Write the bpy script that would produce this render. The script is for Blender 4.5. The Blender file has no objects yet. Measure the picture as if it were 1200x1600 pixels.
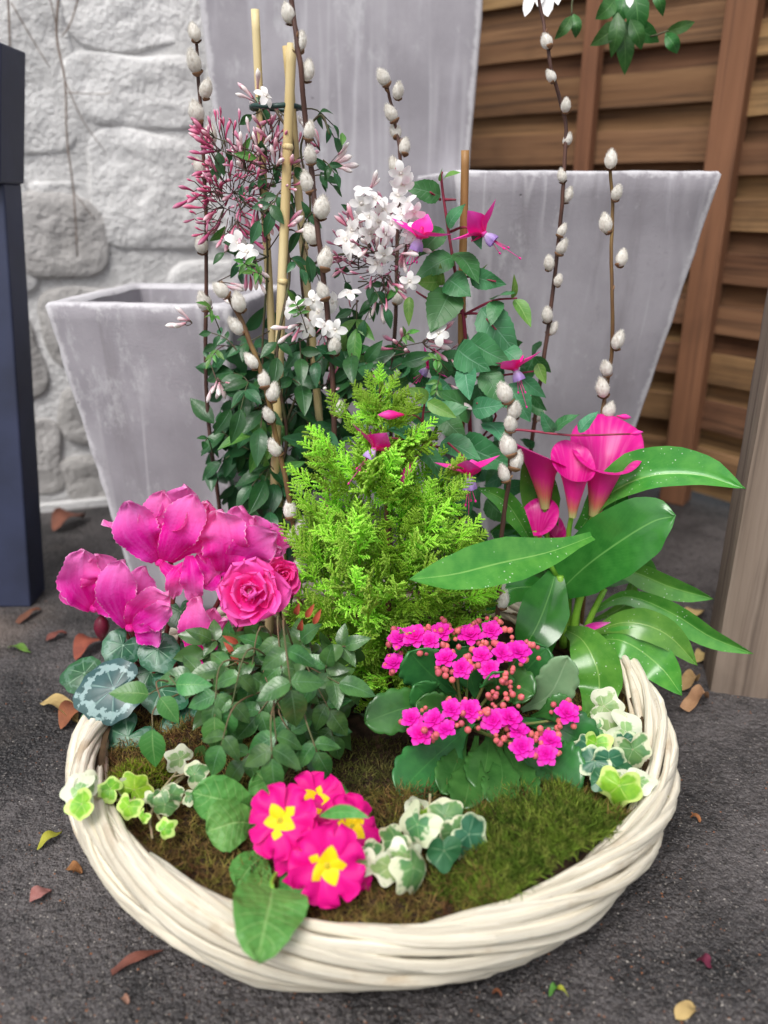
import bpy, math, random
from mathutils import Vector, Matrix, noise
V = Vector
rnd = random.Random(11)
U = rnd.uniform
sc = bpy.context.scene
COL = sc.collection

# ------------------------------------------------------------------ camera
F_PX, CAM_H, PITCH = 1246.0, 0.60, math.radians(21.6)
cam_d = bpy.data.cameras.new('camera')
cam = bpy.data.objects.new('camera', cam_d)
COL.objects.link(cam)
cam.location = (0, 0, CAM_H)
cam.rotation_euler = (math.pi / 2 - PITCH, 0, 0)
cam_d.sensor_fit = 'VERTICAL'
cam_d.sensor_height = 36.0
cam_d.lens = F_PX / 1600 * 36
cam_d.clip_start = 0.02
cam_d.clip_end = 200
cam_d.dof.use_dof = True
cam_d.dof.focus_distance = 0.84
cam_d.dof.aperture_fstop = 3.0
sc.camera = cam
CAM = V((0, 0, CAM_H))
FW = V((0, math.cos(PITCH), -math.sin(PITCH)))
UPV = V((0, math.sin(PITCH), math.cos(PITCH)))

# ------------------------------------------------------------------ light
SUN_EL, SUN_AZ = math.radians(58), math.radians(205)   # azimuth clockwise from +Y
w = bpy.data.worlds.new('World')
sc.world = w
w.use_nodes = True
wn = w.node_tree
wn.nodes.clear()
sky = wn.nodes.new('ShaderNodeTexSky')
sky.sky_type = 'NISHITA'
sky.sun_disc = False
sky.sun_elevation = SUN_EL
sky.sun_rotation = SUN_AZ
sky.dust_density = 3.0
hs = wn.nodes.new('ShaderNodeHueSaturation')
hs.inputs['Saturation'].default_value = 0.22
bg = wn.nodes.new('ShaderNodeBackground')
bg.inputs['Strength'].default_value = 0.125
wo = wn.nodes.new('ShaderNodeOutputWorld')
wn.links.new(sky.outputs[0], hs.inputs['Color'])
wn.links.new(hs.outputs[0], bg.inputs[0])
wn.links.new(bg.outputs[0], wo.inputs[0])
sd = bpy.data.lights.new('sun', 'SUN')
sd.energy = 1.5
sd.angle = math.radians(28)
sd.color = (1.0, 0.97, 0.93)
so = bpy.data.objects.new('sun', sd)
COL.objects.link(so)
sdir = V((math.sin(SUN_AZ) * math.cos(SUN_EL), math.cos(SUN_AZ) * math.cos(SUN_EL), math.sin(SUN_EL)))
so.rotation_euler = sdir.to_track_quat('Z', 'Y').to_euler()
so.location = (0, 0, 3)
sc.view_settings.view_transform = 'Standard'
sc.view_settings.look = 'None'
sc.view_settings.exposure = 0.74
sc.view_settings.gamma = 1.0
sc.view_settings.use_curve_mapping = False
sc.cycles.use_denoising = True
sc.cycles.max_bounces = 8
sc.cycles.transparent_max_bounces = 8

# ------------------------------------------------------------------ helpers
def ray(px, py):
    return FW + V((1, 0, 0)) * ((px - 600) / F_PX) + UPV * ((800 - py) / F_PX)
def at(px, py, Y):                      # point on the sight line at world depth Y
    d = ray(px, py)
    return CAM + d * (Y / d.y)
def gnd(px, py, z=0.0):                 # point on the sight line at height z
    d = ray(px, py)
    return CAM + d * ((z - CAM_H) / d.z)
def ats(px, py, Y, z=0.088):              # the same, kept above the soil
    P = at(px, py, Y)
    return P if P.z > z else gnd(px, py, z)
def pxm(P):                             # metres per photo pixel at P
    return (P - CAM).dot(FW) / F_PX
def lin(c):
    c = c / 255
    return c / 12.92 if c <= 0.04045 else ((c + 0.055) / 1.055) ** 2.4
def L(r, g, b):
    return (lin(r), lin(g), lin(b), 1)
def cam_dir(P):
    return (CAM - P).normalized()

class E:                                # socket with arithmetic
    def __init__(s, nt, k): s.nt, s.k = nt, k
    def op(s, o, *b):
        n = s.nt.nodes.new('ShaderNodeMath'); n.operation = o
        for i, x in enumerate((s,) + b): put(s.nt, n.inputs[i], x)
        return E(s.nt, n.outputs[0])
    def __add__(s, b): return s.op('ADD', b)
    def __sub__(s, b): return s.op('SUBTRACT', b)
    def __mul__(s, b): return s.op('MULTIPLY', b)
    def __truediv__(s, b): return s.op('DIVIDE', b)
    def abs(s): return s.op('ABSOLUTE')
    def fract(s): return s.op('FRACT')
    def smooth(s, a, b):
        n = s.nt.nodes.new('ShaderNodeMapRange'); n.interpolation_type = 'SMOOTHSTEP'
        put(s.nt, n.inputs[0], s)
        n.inputs[1].default_value = a; n.inputs[2].default_value = b
        return E(s.nt, n.outputs[0])
    def inv(s):
        n = s.nt.nodes.new('ShaderNodeMath'); n.operation = 'SUBTRACT'
        n.inputs[0].default_value = 1; put(s.nt, n.inputs[1], s)
        return E(s.nt, n.outputs[0])
def put(nt, inp, x):
    if isinstance(x, E): nt.links.new(x.k, inp)
    elif hasattr(x, 'is_output'): nt.links.new(x, inp)
    else:
        try: inp.default_value = x
        except Exception: inp.default_value = x[:3]
def newmat(name):
    m = bpy.data.materials.new(name); m.use_nodes = True
    nt = m.node_tree; nt.nodes.clear()
    out = nt.nodes.new('ShaderNodeOutputMaterial')
    return m, nt, out
def mixc(nt, fac, a, b, mode='MIX'):
    n = nt.nodes.new('ShaderNodeMix'); n.data_type = 'RGBA'; n.blend_type = mode
    put(nt, n.inputs[0], fac); put(nt, n.inputs[6], a); put(nt, n.inputs[7], b)
    return n.outputs[2]
def nz(nt, scale, vec=None, detail=4, rough=0.55, w=None, dist=0.0):
    n = nt.nodes.new('ShaderNodeTexNoise')
    n.inputs['Scale'].default_value = scale; n.inputs['Detail'].default_value = detail
    n.inputs['Roughness'].default_value = rough; n.inputs['Distortion'].default_value = dist
    if vec is not None: put(nt, n.inputs['Vector'], vec)
    if w is not None:
        n.noise_dimensions = '4D'; put(nt, n.inputs['W'], w)
    return E(nt, n.outputs[0])
def vor(nt, scale, vec=None, feature='F1'):
    n = nt.nodes.new('ShaderNodeTexVoronoi'); n.feature = feature
    n.inputs['Scale'].default_value = scale
    if vec is not None: put(nt, n.inputs['Vector'], vec)
    return n
def tc(nt, which):
    return nt.nodes.new('ShaderNodeTexCoord').outputs[which]
def orand(nt):
    return E(nt, nt.nodes.new('ShaderNodeObjectInfo').outputs['Random'])
def mapping(nt, vec, scale=(1, 1, 1), loc=(0, 0, 0)):
    n = nt.nodes.new('ShaderNodeMapping'); n.inputs['Scale'].default_value = scale
    n.inputs['Location'].default_value = loc
    put(nt, n.inputs['Vector'], vec); return n.outputs[0]
def bump(nt, h, strength, dist=0.002):
    n = nt.nodes.new('ShaderNodeBump'); n.inputs['Strength'].default_value = strength
    n.inputs['Distance'].default_value = dist
    put(nt, n.inputs['Height'], h); return n.outputs[0]
def bsdf(nt, out, col, rough=0.6, spec=0.4, normal=None, trans=0.0, tcol=None, sheen=0.0, sss=0.0):
    b = nt.nodes.new('ShaderNodeBsdfPrincipled')
    put(nt, b.inputs['Base Color'], col); put(nt, b.inputs['Roughness'], rough)
    b.inputs['Specular IOR Level'].default_value = spec
    b.inputs['Sheen Weight'].default_value = sheen
    if sss:
        b.inputs['Subsurface Weight'].default_value = sss
        b.inputs['Subsurface Radius'].default_value = (0.004, 0.003, 0.002)
        b.inputs['Subsurface Scale'].default_value = 1.0
    if normal is not None: nt.links.new(normal, b.inputs['Normal'])
    if trans > 0:
        t = nt.nodes.new('ShaderNodeBsdfTranslucent'); put(nt, t.inputs['Color'], tcol if tcol is not None else col)
        if normal is not None: nt.links.new(normal, t.inputs['Normal'])
        mx = nt.nodes.new('ShaderNodeMixShader'); mx.inputs[0].default_value = trans
        nt.links.new(b.outputs[0], mx.inputs[1]); nt.links.new(t.outputs[0], mx.inputs[2])
        nt.links.new(mx.outputs[0], out.inputs[0])
    else:
        nt.links.new(b.outputs[0], out.inputs[0])
    return b
def hsv(nt, col, h=0.5, s=1.0, v=1.0):
    n = nt.nodes.new('ShaderNodeHueSaturation')
    put(nt, n.inputs['Color'], col); put(nt, n.inputs['Hue'], h); put(nt, n.inputs['Saturation'], s); put(nt, n.inputs['Value'], v)
    return n.outputs[0]
def plain(name, c1, c2=None, scale=30, rough=0.6, spec=0.3, bmp=0.0, bscale=80, trans=0.0, hv=0.15, sheen=0.0, stretch=(1, 1, 1)):
    m, nt, out = newmat(name)
    r = orand(nt); o = mapping(nt, tc(nt, 'Object'), stretch)
    n = nz(nt, scale, o, w=r * 9)
    col = mixc(nt, n.smooth(0.3, 0.7), c1, c2 or c1)
    col = hsv(nt, col, v=r * hv + (1 - hv / 2))
    nm = bump(nt, nz(nt, bscale, o, w=r * 9), bmp) if bmp else None
    bsdf(nt, out, col, rough, spec, nm, trans, sheen=sheen)
    return m
def leaf_mat(name, c1, c2, vein=None, edge=None, edge_t=0.7, nv=7, slope=0.35, rough=0.42, spec=0.45, spots=None,
             radial=False, trans=0.22, bmp=0.35, vw=0.07, hv=0.35, side=0.5, back=None, ring=None, enoise=0.7, wrinkle=0.0, hue=0.02, us=1.0):
    m, nt, out = newmat(name)
    uv = tc(nt, 'UV')
    sx = nt.nodes.new('ShaderNodeSeparateXYZ'); put(nt, sx.inputs[0], uv)
    u, v = E(nt, sx.outputs[0]), E(nt, sx.outputs[1])
    a = ((u - 0.5) * 2).abs()
    r = orand(nt)
    ob = mapping(nt, tc(nt, 'Object'), (us, us, us))
    n = nz(nt, 55, ob, w=r * 7)
    col = mixc(nt, n.smooth(0.3, 0.7), c1, c2)
    if radial:
        k = ((v * nv).fract() - 0.5).abs() * 2
        mask = k.smooth(0.80, 0.97) * a.smooth(1.0, 0.3)
        mask = mask.op('MAXIMUM', a.smooth(0.10, 0.02))
    else:
        mid = a.smooth(vw, vw * 0.25)
        k = (v * nv - a * slope * nv * 0.5 + 20).fract()
        k = (k - 0.5).abs() * 2
        mask = mid.op('MAXIMUM', k.smooth(0.80, 1.0) * side * a.smooth(1.0, 0.6))
    if ring:                             # pale zone between centre and margin
        rc, r0, r1, rs_ = ring
        nn = nz(nt, 130, ob, w=r * 5, detail=4)
        rm = (a + (nn - 0.5) * 0.9)
        rm = rm.smooth(r0, r0 + 0.06) * rm.smooth(r1, r1 - 0.08)
        col = mixc(nt, rm * rs_, col, rc)
    if vein: col = mixc(nt, mask * 0.75, col, vein)
    if edge:
        nn = nz(nt, 70, ob, w=r * 5, detail=2)
        em = (a + (nn - 0.5) * enoise + (r - 0.5) * 0.35).smooth(edge_t - 0.09, edge_t + 0.09)
        col = mixc(nt, em, col, edge)
    if spots:
        vo = vor(nt, spots, mapping(nt, ob, (1, 1, 1)))
        sp = E(nt, vo.outputs['Distance']).smooth(0.17, 0.09) * (nz(nt, 30, ob, w=r * 3).smooth(0.45, 0.6))
        col = mixc(nt, sp * 0.8, col, L(225, 240, 215))
    col = hsv(nt, col, h=(r - 0.5) * hue * 2 + 0.5, v=r * hv + (1 - hv * 0.55))
    if back:
        g = nt.nodes.new('ShaderNodeNewGeometry')
        col = mixc(nt, E(nt, g.outputs['Backfacing']) * 0.8, col, back)
    h = mask * -0.6 + n * 0.5
    if wrinkle:
        h = h + E(nt, vor(nt, wrinkle, ob).outputs['Distance']) * 1.6
    nm = bump(nt, h, bmp, 0.0015)
    bsdf(nt, out, col, rough, spec, nm, trans)
    return m

class MB:                               # mesh collector with per-vertex uv
    def __init__(s): s.v, s.f, s.uv, s.mi = [], [], [], []
    def grid(s, n, m, fn, mi=0, close=False):
        o = len(s.v)
        for i in range(n + 1):
            for j in range(m + 1):
                p, uv = fn(i / n, j / m); s.v.append(p); s.uv.append(uv)
        for i in range(n):
            for j in range(m):
                a = o + i * (m + 1) + j
                s.f.append((a, a + 1, a + m + 2, a + m + 1)); s.mi.append(mi)
    def tube(s, pts, rad, n=6, cap=True, mi=0, jit=0.0):
        o = len(s.v); N = len(pts)
        if not isinstance(rad, (list, tuple)): rad = [rad] * N
        ref = V((0.3, 0.2, 0.93)); prev = None
        for i, p in enumerate(pts):
            t = (pts[min(i + 1, N - 1)] - pts[max(i - 1, 0)])
            t = t.normalized() if t.length > 1e-9 else V((0, 0, 1))
            if prev is None:
                a = t.cross(ref if abs(t.dot(ref)) < 0.95 else V((1, 0, 0))).normalized()
            else:
                a = (prev - t * prev.dot(t)); a = a.normalized() if a.length > 1e-9 else t.orthogonal().normalized()
            prev = a; b = t.cross(a)
            for k in range(n):
                an = 2 * math.pi * k / n
                r = rad[i] * (1 + (U(-jit, jit) if jit else 0))
                s.v.append(p + (a * math.cos(an) + b * math.sin(an)) * r)
                s.uv.append((k / n, i / max(1, N - 1)))
        for i in range(N - 1):
            for k in range(n):
                k2 = (k + 1) % n
                s.f.append((o + i * n + k, o + i * n + k2, o + (i + 1) * n + k2, o + (i + 1) * n + k)); s.mi.append(mi)
        if cap:
            s.f.append(tuple(o + k for k in reversed(range(n)))); s.mi.append(mi)
            s.f.append(tuple(o + (N - 1) * n + k for k in range(n))); s.mi.append(mi)
    def ball(s, c, r, n=8, m=6, mi=0, sq=(1, 1, 1), jit=0.0):
        c = V(c)
        def fn(i, j):
            th, ph = math.pi * i, 2 * math.pi * j
            d = V((math.sin(th) * math.cos(ph) * sq[0], math.sin(th) * math.sin(ph) * sq[1], math.cos(th) * sq[2]))
            return c + d * r * (1 + (jit * noise.noise(d * 3 + c * 50) if jit else 0)), (j, i)
        s.grid(m, n, fn, mi)
    def box(s, lo, hi, mi=0):
        o = len(s.v); lo, hi = V(lo), V(hi)
        for k in range(8):
            s.v.append(V((hi.x if k & 1 else lo.x, hi.y if k & 2 else lo.y, hi.z if k & 4 else lo.z))); s.uv.append((0, 0))
        for q in ((0, 2, 3, 1), (4, 5, 7, 6), (0, 1, 5, 4), (2, 6, 7, 3), (0, 4, 6, 2), (1, 3, 7, 5)):
            s.f.append(tuple(o + i for i in q)); s.mi.append(mi)
    def mesh(s, name, mats, smooth=True):
        me = bpy.data.meshes.new(name)
        me.from_pydata([tuple(p) for p in s.v], [], s.f)
        if not isinstance(mats, (list, tuple)): mats = [mats]
        for m in mats: me.materials.append(m)
        ul = me.uv_layers.new(name='UVMap')
        idx = [0] * len(me.loops); me.loops.foreach_get('vertex_index', idx)
        flat = []
        for i in idx: flat += [float(s.uv[i][0]), float(s.uv[i][1])]
        ul.data.foreach_set('uv', flat)
        me.polygons.foreach_set('material_index', s.mi)
        if smooth: me.shade_smooth()
        me.update()
        return me

WORLD = {}
def wl(o): return WORLD[o.name]
def ob(name, me, parent=None, world=None, rot=None, scale=1.0, local=None):
    o = bpy.data.objects.new(name, me); COL.objects.link(o)
    if parent is not None:
        o.parent = parent
        o.location = local if local is not None else V(world) - wl(parent)
        WORLD[o.name] = V(world) if world is not None else None
    else:
        o.location = world if world is not None else (0, 0, 0)
        WORLD[o.name] = V(o.location)
    if rot is not None: o.rotation_euler = rot.to_euler() if hasattr(rot, 'to_euler') else rot
    o.scale = (scale,) * 3 if not hasattr(scale, '__len__') else scale
    return o
def tag(o, label, cat=None, group=None, kind=None):
    if label: o['label'] = label
    if cat: o['category'] = cat
    if group: o['group'] = group
    if kind: o['kind'] = kind
    return o
def thing(name, label, cat, loc, group=None):
    o = ob(name, None, None, loc); o.empty_display_size = 0.02
    return tag(o, label, cat, group)
def frame(d, n):                        # columns: side, along d (Y), normal (Z)
    y = V(d).normalized(); z = V(n) - y * V(n).dot(y)
    z = z.normalized() if z.length > 1e-6 else y.orthogonal().normalized()
    x = y.cross(z)
    return Matrix((x, y, z)).transposed()
def frameZ(z, spin=0.0):                # Z along z
    z = V(z).normalized(); x = z.orthogonal().normalized(); y = z.cross(x)
    return Matrix((x, y, z)).transposed() @ Matrix.Rotation(spin, 3, 'Z')
def cr(P, n):                           # Catmull-Rom through P, n+1 samples
    P = [V(p) for p in P]
    if len(P) == 2: return [P[0].lerp(P[1], i / n) for i in range(n + 1)]
    Q = [P[0] * 2 - P[1]] + P + [P[-1] * 2 - P[-2]]
    out = []
    S = len(P) - 1
    for i in range(n + 1):
        x = i / n * S; k = min(int(x), S - 1); t = x - k
        a, b, c, d = Q[k:k + 4]
        out.append(0.5 * ((2 * b) + (c - a) * t + (2 * a - 5 * b + 4 * c - d) * t * t + (3 * b - a - 3 * c + d) * t ** 3))
    return out
PROFS = {
    'lance': [(0, .10), (.08, .35), (.2, .72), (.38, 1), (.6, .86), (.8, .5), (.93, .18), (1, .0)],
    'calla': [(0, .22), (.12, .34), (.25, .62), (.45, 1), (.65, .95), (.82, .66), (.94, .26), (1, .0)],
    'ovate': [(0, .06), (.05, .4), (.15, .8), (.32, 1), (.55, .86), (.78, .48), (.92, .18), (1, .0)],
    'oval': [(0, .06), (.06, .4), (.2, .82), (.45, 1), (.7, .86), (.88, .52), (.96, .26), (1, .0)],
    'obov': [(0, .14), (.15, .3), (.35, .6), (.55, .88), (.72, 1), (.86, .86), (.95, .52), (1, .05)],
    'petal': [(0, .30), (.12, .55), (.3, .82), (.5, 1), (.7, .96), (.86, .72), (.95, .42), (1, .06)],
    'spoon': [(0, .12), (.2, .22), (.36, .5), (.52, .9), (.7, 1), (.86, .86), (.96, .48), (1, .05)],
    'round': [(0, .18), (.06, .55), (.18, .88), (.4, 1), (.65, .92), (.85, .64), (.95, .36), (1, .05)],
    'wedge': [(0, .34), (.15, .46), (.35, .62), (.55, .86), (.72, 1), (.86, .92), (.95, .66), (1, .3)],
    'strap': [(0, .7), (.2, .9), (.5, 1), (.8, .8), (.95, .35), (1, .0)],
}
def prof(name, t):
    T = PROFS[name]
    for (a, x), (b, y) in zip(T, T[1:]):
        if t <= b:
            q = (t - a) / (b - a)
            return x + (y - x) * q
    return T[-1][1]
def blade(P, hw, pf, n=12, m=6, fold=0.2, tilt=0.0, twist=0.0, ruffle=0.0, rk=3.0, serr=0.0, sk=9, nh=None, cup=0.0, seed=0, org=None, scal=0.0):
    """leaf or petal blade along the 3-D line P, hw metres half width; returns MB relative to org"""
    pts = cr(P, n); mb = MB(); org = org or pts[0]
    rr = random.Random(seed); ph = rr.uniform(0, 6)
    fr = []
    for i in range(n + 1):
        T = (pts[min(i + 1, n)] - pts[max(i - 1, 0)]).normalized()
        nn = V(nh) if nh is not None else cam_dir(pts[i])
        N = nn - T * nn.dot(T)
        N = N.normalized() if N.length > 1e-5 else T.orthogonal().normalized()
        N = Matrix.Rotation(tilt + twist * i / n, 3, T) @ N
        fr.append((pts[i], N, T.cross(N)))
    def fn(a, b):
        i = round(a * n); p, N, S = fr[i]; s = b * 2 - 1
        w_ = hw * prof(pf, a)
        if serr: w_ *= 1 + serr * (((a * sk) % 1.0) - 0.5) * (1 if 0.05 < a < 0.97 else 0)
        if scal and a > .3: w_ *= 1 + scal * (abs(math.sin(math.pi * sk * a)) ** .6 - .7)
        off = fold * abs(s) * w_ - cup * s * s * w_
        if ruffle: off += ruffle * hw * abs(s) ** 2 * math.sin(rk * 6.28 * a + ph + (1.9 if s > 0 else 0)) * min(1, a * 3)
        if ruffle and a > 0.8: off += ruffle * hw * (a - 0.8) * 4 * math.sin(s * 7 + ph)
        return p + S * (s * w_) + N * off - org, (b, a)
    mb.grid(n, m, fn)
    return mb
def ribbon(name, pts, hw, mat, parent, pf='lance', **kw):
    P = [ats(*q) for q in pts]
    hwm = hw * pxm(P[len(P) // 2])
    me = blade(P, hwm, pf, seed=rnd.random(), **kw).mesh(name, mat)
    return ob(name, me, parent, P[0])
def unit_leaf(name, mat, ratio, pf, curl=0.2, **kw):
    """unit-length leaf along +Y, normal +Z, drooping tip"""
    P = [V((0, t, -curl * t * t + 0.03 * math.sin(t * 5))) for t in (0, .25, .5, .75, 1)]
    return blade(P, ratio, pf, nh=(0, 0, 1), org=V((0, 0, 0)), **kw).mesh(name, mat)
def put_leaf(name, me, parent, base, tip, nrm, wscale=1.0):
    d = V(tip) - V(base)
    s = d.length
    return ob(name, me, parent, base, frame(d, nrm), (s * wscale, s, s))
def stem(name, P, r0, r1, mat, parent, n=6, seg=None):
    P = [V(p) for p in P]
    seg = seg or max(3, 4 * (len(P) - 1))
    pts = cr(P, seg)
    mb = MB(); o = pts[0].copy()
    mb.tube([p - o for p in pts], [r0 + (r1 - r0) * i / seg for i in range(seg + 1)], n)
    return ob(name, mb.mesh(name, mat), parent, o)
def rdir(z=0.0):
    while True:
        d = V((U(-1, 1), U(-1, 1), U(-1, 1)))
        if 0.1 < d.length < 1: return (d.normalized() + V((0, 0, z))).normalized()

# ------------------------------------------------------------------ setting materials
def m_asphalt():
    m, nt, out = newmat('asphalt')
    o = tc(nt, 'Object')
    big = nz(nt, 3.2, mapping(nt, o, (1, 1, 1), (0.7, 0.4, 0)), 7, 0.68); mid = nz(nt, 60, o, 6, 0.7); fine = nz(nt, 420, o, 3, 0.7)
    v1 = vor(nt, 170, o); v2 = vor(nt, 420, o)
    col = mixc(nt, big.smooth(0.38, 0.62), L(18, 17, 19), L(86, 81, 81))
    col = mixc(nt, mid.smooth(0.45, 0.75), col, L(22, 21, 22))
    col = mixc(nt, fine.smooth(0.55, 0.75) * 0.55, col, L(98, 93, 90))
    sp = E(nt, v1.outputs['Distance']).smooth(0.20, 0.10) * nz(nt, 800, o, 1).smooth(0.50, 0.62)
    col = mixc(nt, sp * 0.75, col, L(150, 144, 138))
    sc_ = nt.nodes.new('ShaderNodeSeparateColor'); put(nt, sc_.inputs[0], v1.outputs['Color'])
    pale = E(nt, sc_.outputs[0]).smooth(0.86, 0.97) * (E(nt, v1.outputs['Distance']) + (nz(nt, 900, o, 2) - .5) * .5).smooth(0.34, 0.12)
    col = mixc(nt, pale * 0.5, col, L(140, 133, 126))
    v3 = vor(nt, 620, o); s3 = nt.nodes.new('ShaderNodeSeparateColor'); put(nt, s3.inputs[0], v3.outputs['Color'])
    gr = E(nt, s3.outputs[1])
    col = mixc(nt, gr.smooth(0.72, 0.95) * 0.50, col, L(104, 99, 97))
    col = mixc(nt, gr.smooth(0.28, 0.05) * 0.55, col, L(20, 19, 20))
    stain = nz(nt, 2.3, mapping(nt, o, (1, 1, 1), (3.1, 1.2, 0)), 6).smooth(0.52, 0.72)
    col = mixc(nt, stain * 0.65, col, L(124, 110, 100))
    h = E(nt, v1.outputs['Distance']) * -0.8 + mid * 1.0 + E(nt, v2.outputs['Distance']) * -0.4
    bsdf(nt, out, col, big * 0.35 + 0.42, 0.4, bump(nt, h, 0.85, 0.004))
    return m
def m_concrete():
    m, nt, out = newmat('planter_concrete')
    o = tc(nt, 'Object'); r = orand(nt)
    st = nz(nt, 9, mapping(nt, o, (1.6, 1.6, 0.14)), 6, 0.65, w=r * 9, dist=0.4)
    bl = nz(nt, 6, o, 5, w=r * 7); fine = nz(nt, 260, o, 4, 0.7)
    col = mixc(nt, bl.smooth(0.3, 0.7), L(136, 132, 138), L(166, 162, 168))
    col = mixc(nt, st.smooth(0.56, 0.74) * 0.6, col, L(194, 191, 198))
    col = mixc(nt, st.smooth(0.46, 0.30) * 0.5, col, L(122, 117, 121))
    dr = nz(nt, 16, mapping(nt, o, (1, 1, 0.03), (2, 1, 0)), 2, w=r * 5)
    dr = (dr - 0.5).abs().smooth(0.030, 0.0) * nz(nt, 4, o, 2, w=r).smooth(0.4, 0.6)
    col = mixc(nt, dr * 0.25, col, L(214, 212, 216))
    col = mixc(nt, fine.smooth(0.62, 0.75) * 0.3, col, L(108, 104, 106))
    sx = nt.nodes.new('ShaderNodeSeparateXYZ'); put(nt, sx.inputs[0], tc(nt, 'UV'))
    wn2 = nz(nt, 70, o, 5, 0.7, w=r * 3)
    ew = (E(nt, sx.outputs[0]) + (wn2 - .5) * .030).smooth(0.009, 0.0)
    tw = (E(nt, sx.outputs[1]) + (wn2 - .5) * .030).smooth(0.008, 0.0)
    col = mixc(nt, ew.op('MAXIMUM', tw) * 0.6, col, L(212, 210, 213))
    rub = nz(nt, 22, mapping(nt, o, (1, 1, .5), (4, 2, 1)), 6, 0.75, w=r * 6)
    col = mixc(nt, rub.smooth(0.55, 0.70) * 0.50, col, L(198, 197, 200))
    col = mixc(nt, rub.smooth(0.42, 0.28) * 0.45, col, L(112, 108, 110))
    pit = E(nt, vor(nt, 38, o).outputs['Distance']).smooth(0.09, 0.04) * nz(nt, 20, o, 1, w=r * 3).smooth(0.55, 0.65)
    col = mixc(nt, pit * 0.7, col, L(84, 80, 82))
    h = fine * 0.5 + bl * 0.8 + pit * -1.5 + st * 0.3
    bsdf(nt, out, col, 0.72, 0.3, bump(nt, h, 0.35, 0.003))
    return m
def m_stone(name, c1, c2, c3):
    m, nt, out = newmat(name)
    o = tc(nt, 'Object'); r = orand(nt)
    a = nz(nt, 5, o, 6, 0.6, w=r * 8); b = nz(nt, 30, o, 6, 0.7, w=r * 8); c = nz(nt, 110, o, 3)
    col = mixc(nt, a.smooth(0.3, 0.7), c1, c2)
    col = mixc(nt, b.smooth(0.58, 0.74) * 0.55, col, c3)
    col = hsv(nt, col, v=r * 0.12 + 0.94)
    bsdf(nt, out, col, 0.9, 0.2, bump(nt, a * 2 + b * 2.2 + c * 1.0, 0.75, 0.007))
    return m
def m_wood(name, c1, c2, c3, ax=0, dirt=0.4, sc_=1.0):
    m, nt, out = newmat(name)
    o = tc(nt, 'Object'); r = orand(nt)
    s = [14 * sc_] * 3; s[ax] = 0.9 * sc_
    s2 = [110 * sc_] * 3; s2[ax] = 2.6 * sc_
    g = nz(nt, 1.0, mapping(nt, o, s), 5, 0.6, w=r * 20, dist=1.0)
    g2 = nz(nt, 1.0, mapping(nt, o, s2), 4, 0.6, w=r * 20)
    bl = nz(nt, 7, o, 5, w=r * 11)
    col = mixc(nt, g.smooth(0.3, 0.7), c1, c2)
    col = mixc(nt, g2.smooth(0.45, 0.7) * 0.7, col, c3)
    col = mixc(nt, bl.smooth(0.5, 0.75) * dirt, col, c3)
    kn = E(nt, vor(nt, 5.0 * sc_, mapping(nt, o, [0.35 if i == ax else 1.6 for i in range(3)])).outputs['Distance'])
    col = mixc(nt, kn.smooth(0.14, 0.05) * 0.7, col, c3)
    col = hsv(nt, col, h=(r - 0.5) * 0.03 + 0.5, v=r * 0.7 + 0.68)
    bsdf(nt, out, col, 0.75, 0.25, bump(nt, g * 0.7 + g2 * 1.0, 0.7, 0.002))
    return m
M_ASPH = m_asphalt(); M_CONC = m_concrete()
M_STONE = m_stone('limewashed_stone', L(204, 203, 202), L(220, 219, 218), L(170, 167, 165))
M_STONE2 = m_stone('grey_stone', L(152, 149, 146), L(188, 185, 183), L(96, 92, 90))
M_MORT = m_stone('mortar', L(198, 197, 196), L(214, 213, 212), L(160, 157, 155))
M_FENCE = m_wood('fence_board_wood', L(150, 116, 82), L(118, 87, 60), L(58, 43, 33))
M_FPOST = m_wood('fence_post_wood', L(128, 88, 64), L(108, 73, 52), L(80, 54, 40), ax=2)
M_POST = m_wood('weathered_post_wood', L(142, 127, 115), L(116, 101, 90), L(78, 66, 59), ax=2)
M_NAVY = plain('navy_paint', L(44, 50, 74), L(36, 41, 60), 12, 0.5, 0.4, 0.1, 60)

# ------------------------------------------------------------------ ground
mb = MB(); mb.grid(4, 4, lambda a, b: (V((-20 + 40 * b, -18 + 40 * a, 0)), (a, b)))
g = ob('ground', mb.mesh('ground', M_ASPH)); tag(g, 'dark speckled asphalt ground', kind='structure')

# loose grit on the asphalt
M_GRIT, nt, out = newmat('grit_stone')
sx = nt.nodes.new('ShaderNodeSeparateXYZ'); put(nt, sx.inputs[0], tc(nt, 'UV'))
bsdf(nt, out, mixc(nt, E(nt, sx.outputs[1]).smooth(.80, .82), mixc(nt, E(nt, sx.outputs[0]), L(50, 47, 46), L(150, 144, 138)), L(128, 84, 58)), .85, .2)
mb = MB()
for i in range(9000):
    px, py = U(-60, 1260), 860 + 760 * rnd.random() ** 0.8
    c = gnd(px, py); r = 0.0005 + 0.0012 * rnd.random() ** 3
    if (c - V((-.01, .72, 0))).length < 0.27 or c.y > 1.6: continue
    o = len(mb.v)
    q = [V((U(.6, 1), 0, U(-.2, .2))), V((U(-.2, .2), U(.6, 1), 0)), V((-U(.6, 1), 0, 0)), V((0, -U(.6, 1), 0)), V((0, 0, U(.4, .9)))]
    an = Matrix.Rotation(U(0, 6), 3, 'Z')
    tone = (rnd.random() ** 1.6, rnd.random())
    for p in q: mb.v.append(c + an @ p * r); mb.uv.append(tone)
    for a, b in ((0, 1), (1, 2), (2, 3), (3, 0)): mb.f.append((o + a, o + b, o + 4)); mb.mi.append(0)
tag(ob('gravel', mb.mesh('gravel', M_GRIT, False)), 'fine loose grit scattered on the asphalt', kind='stuff')

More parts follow.
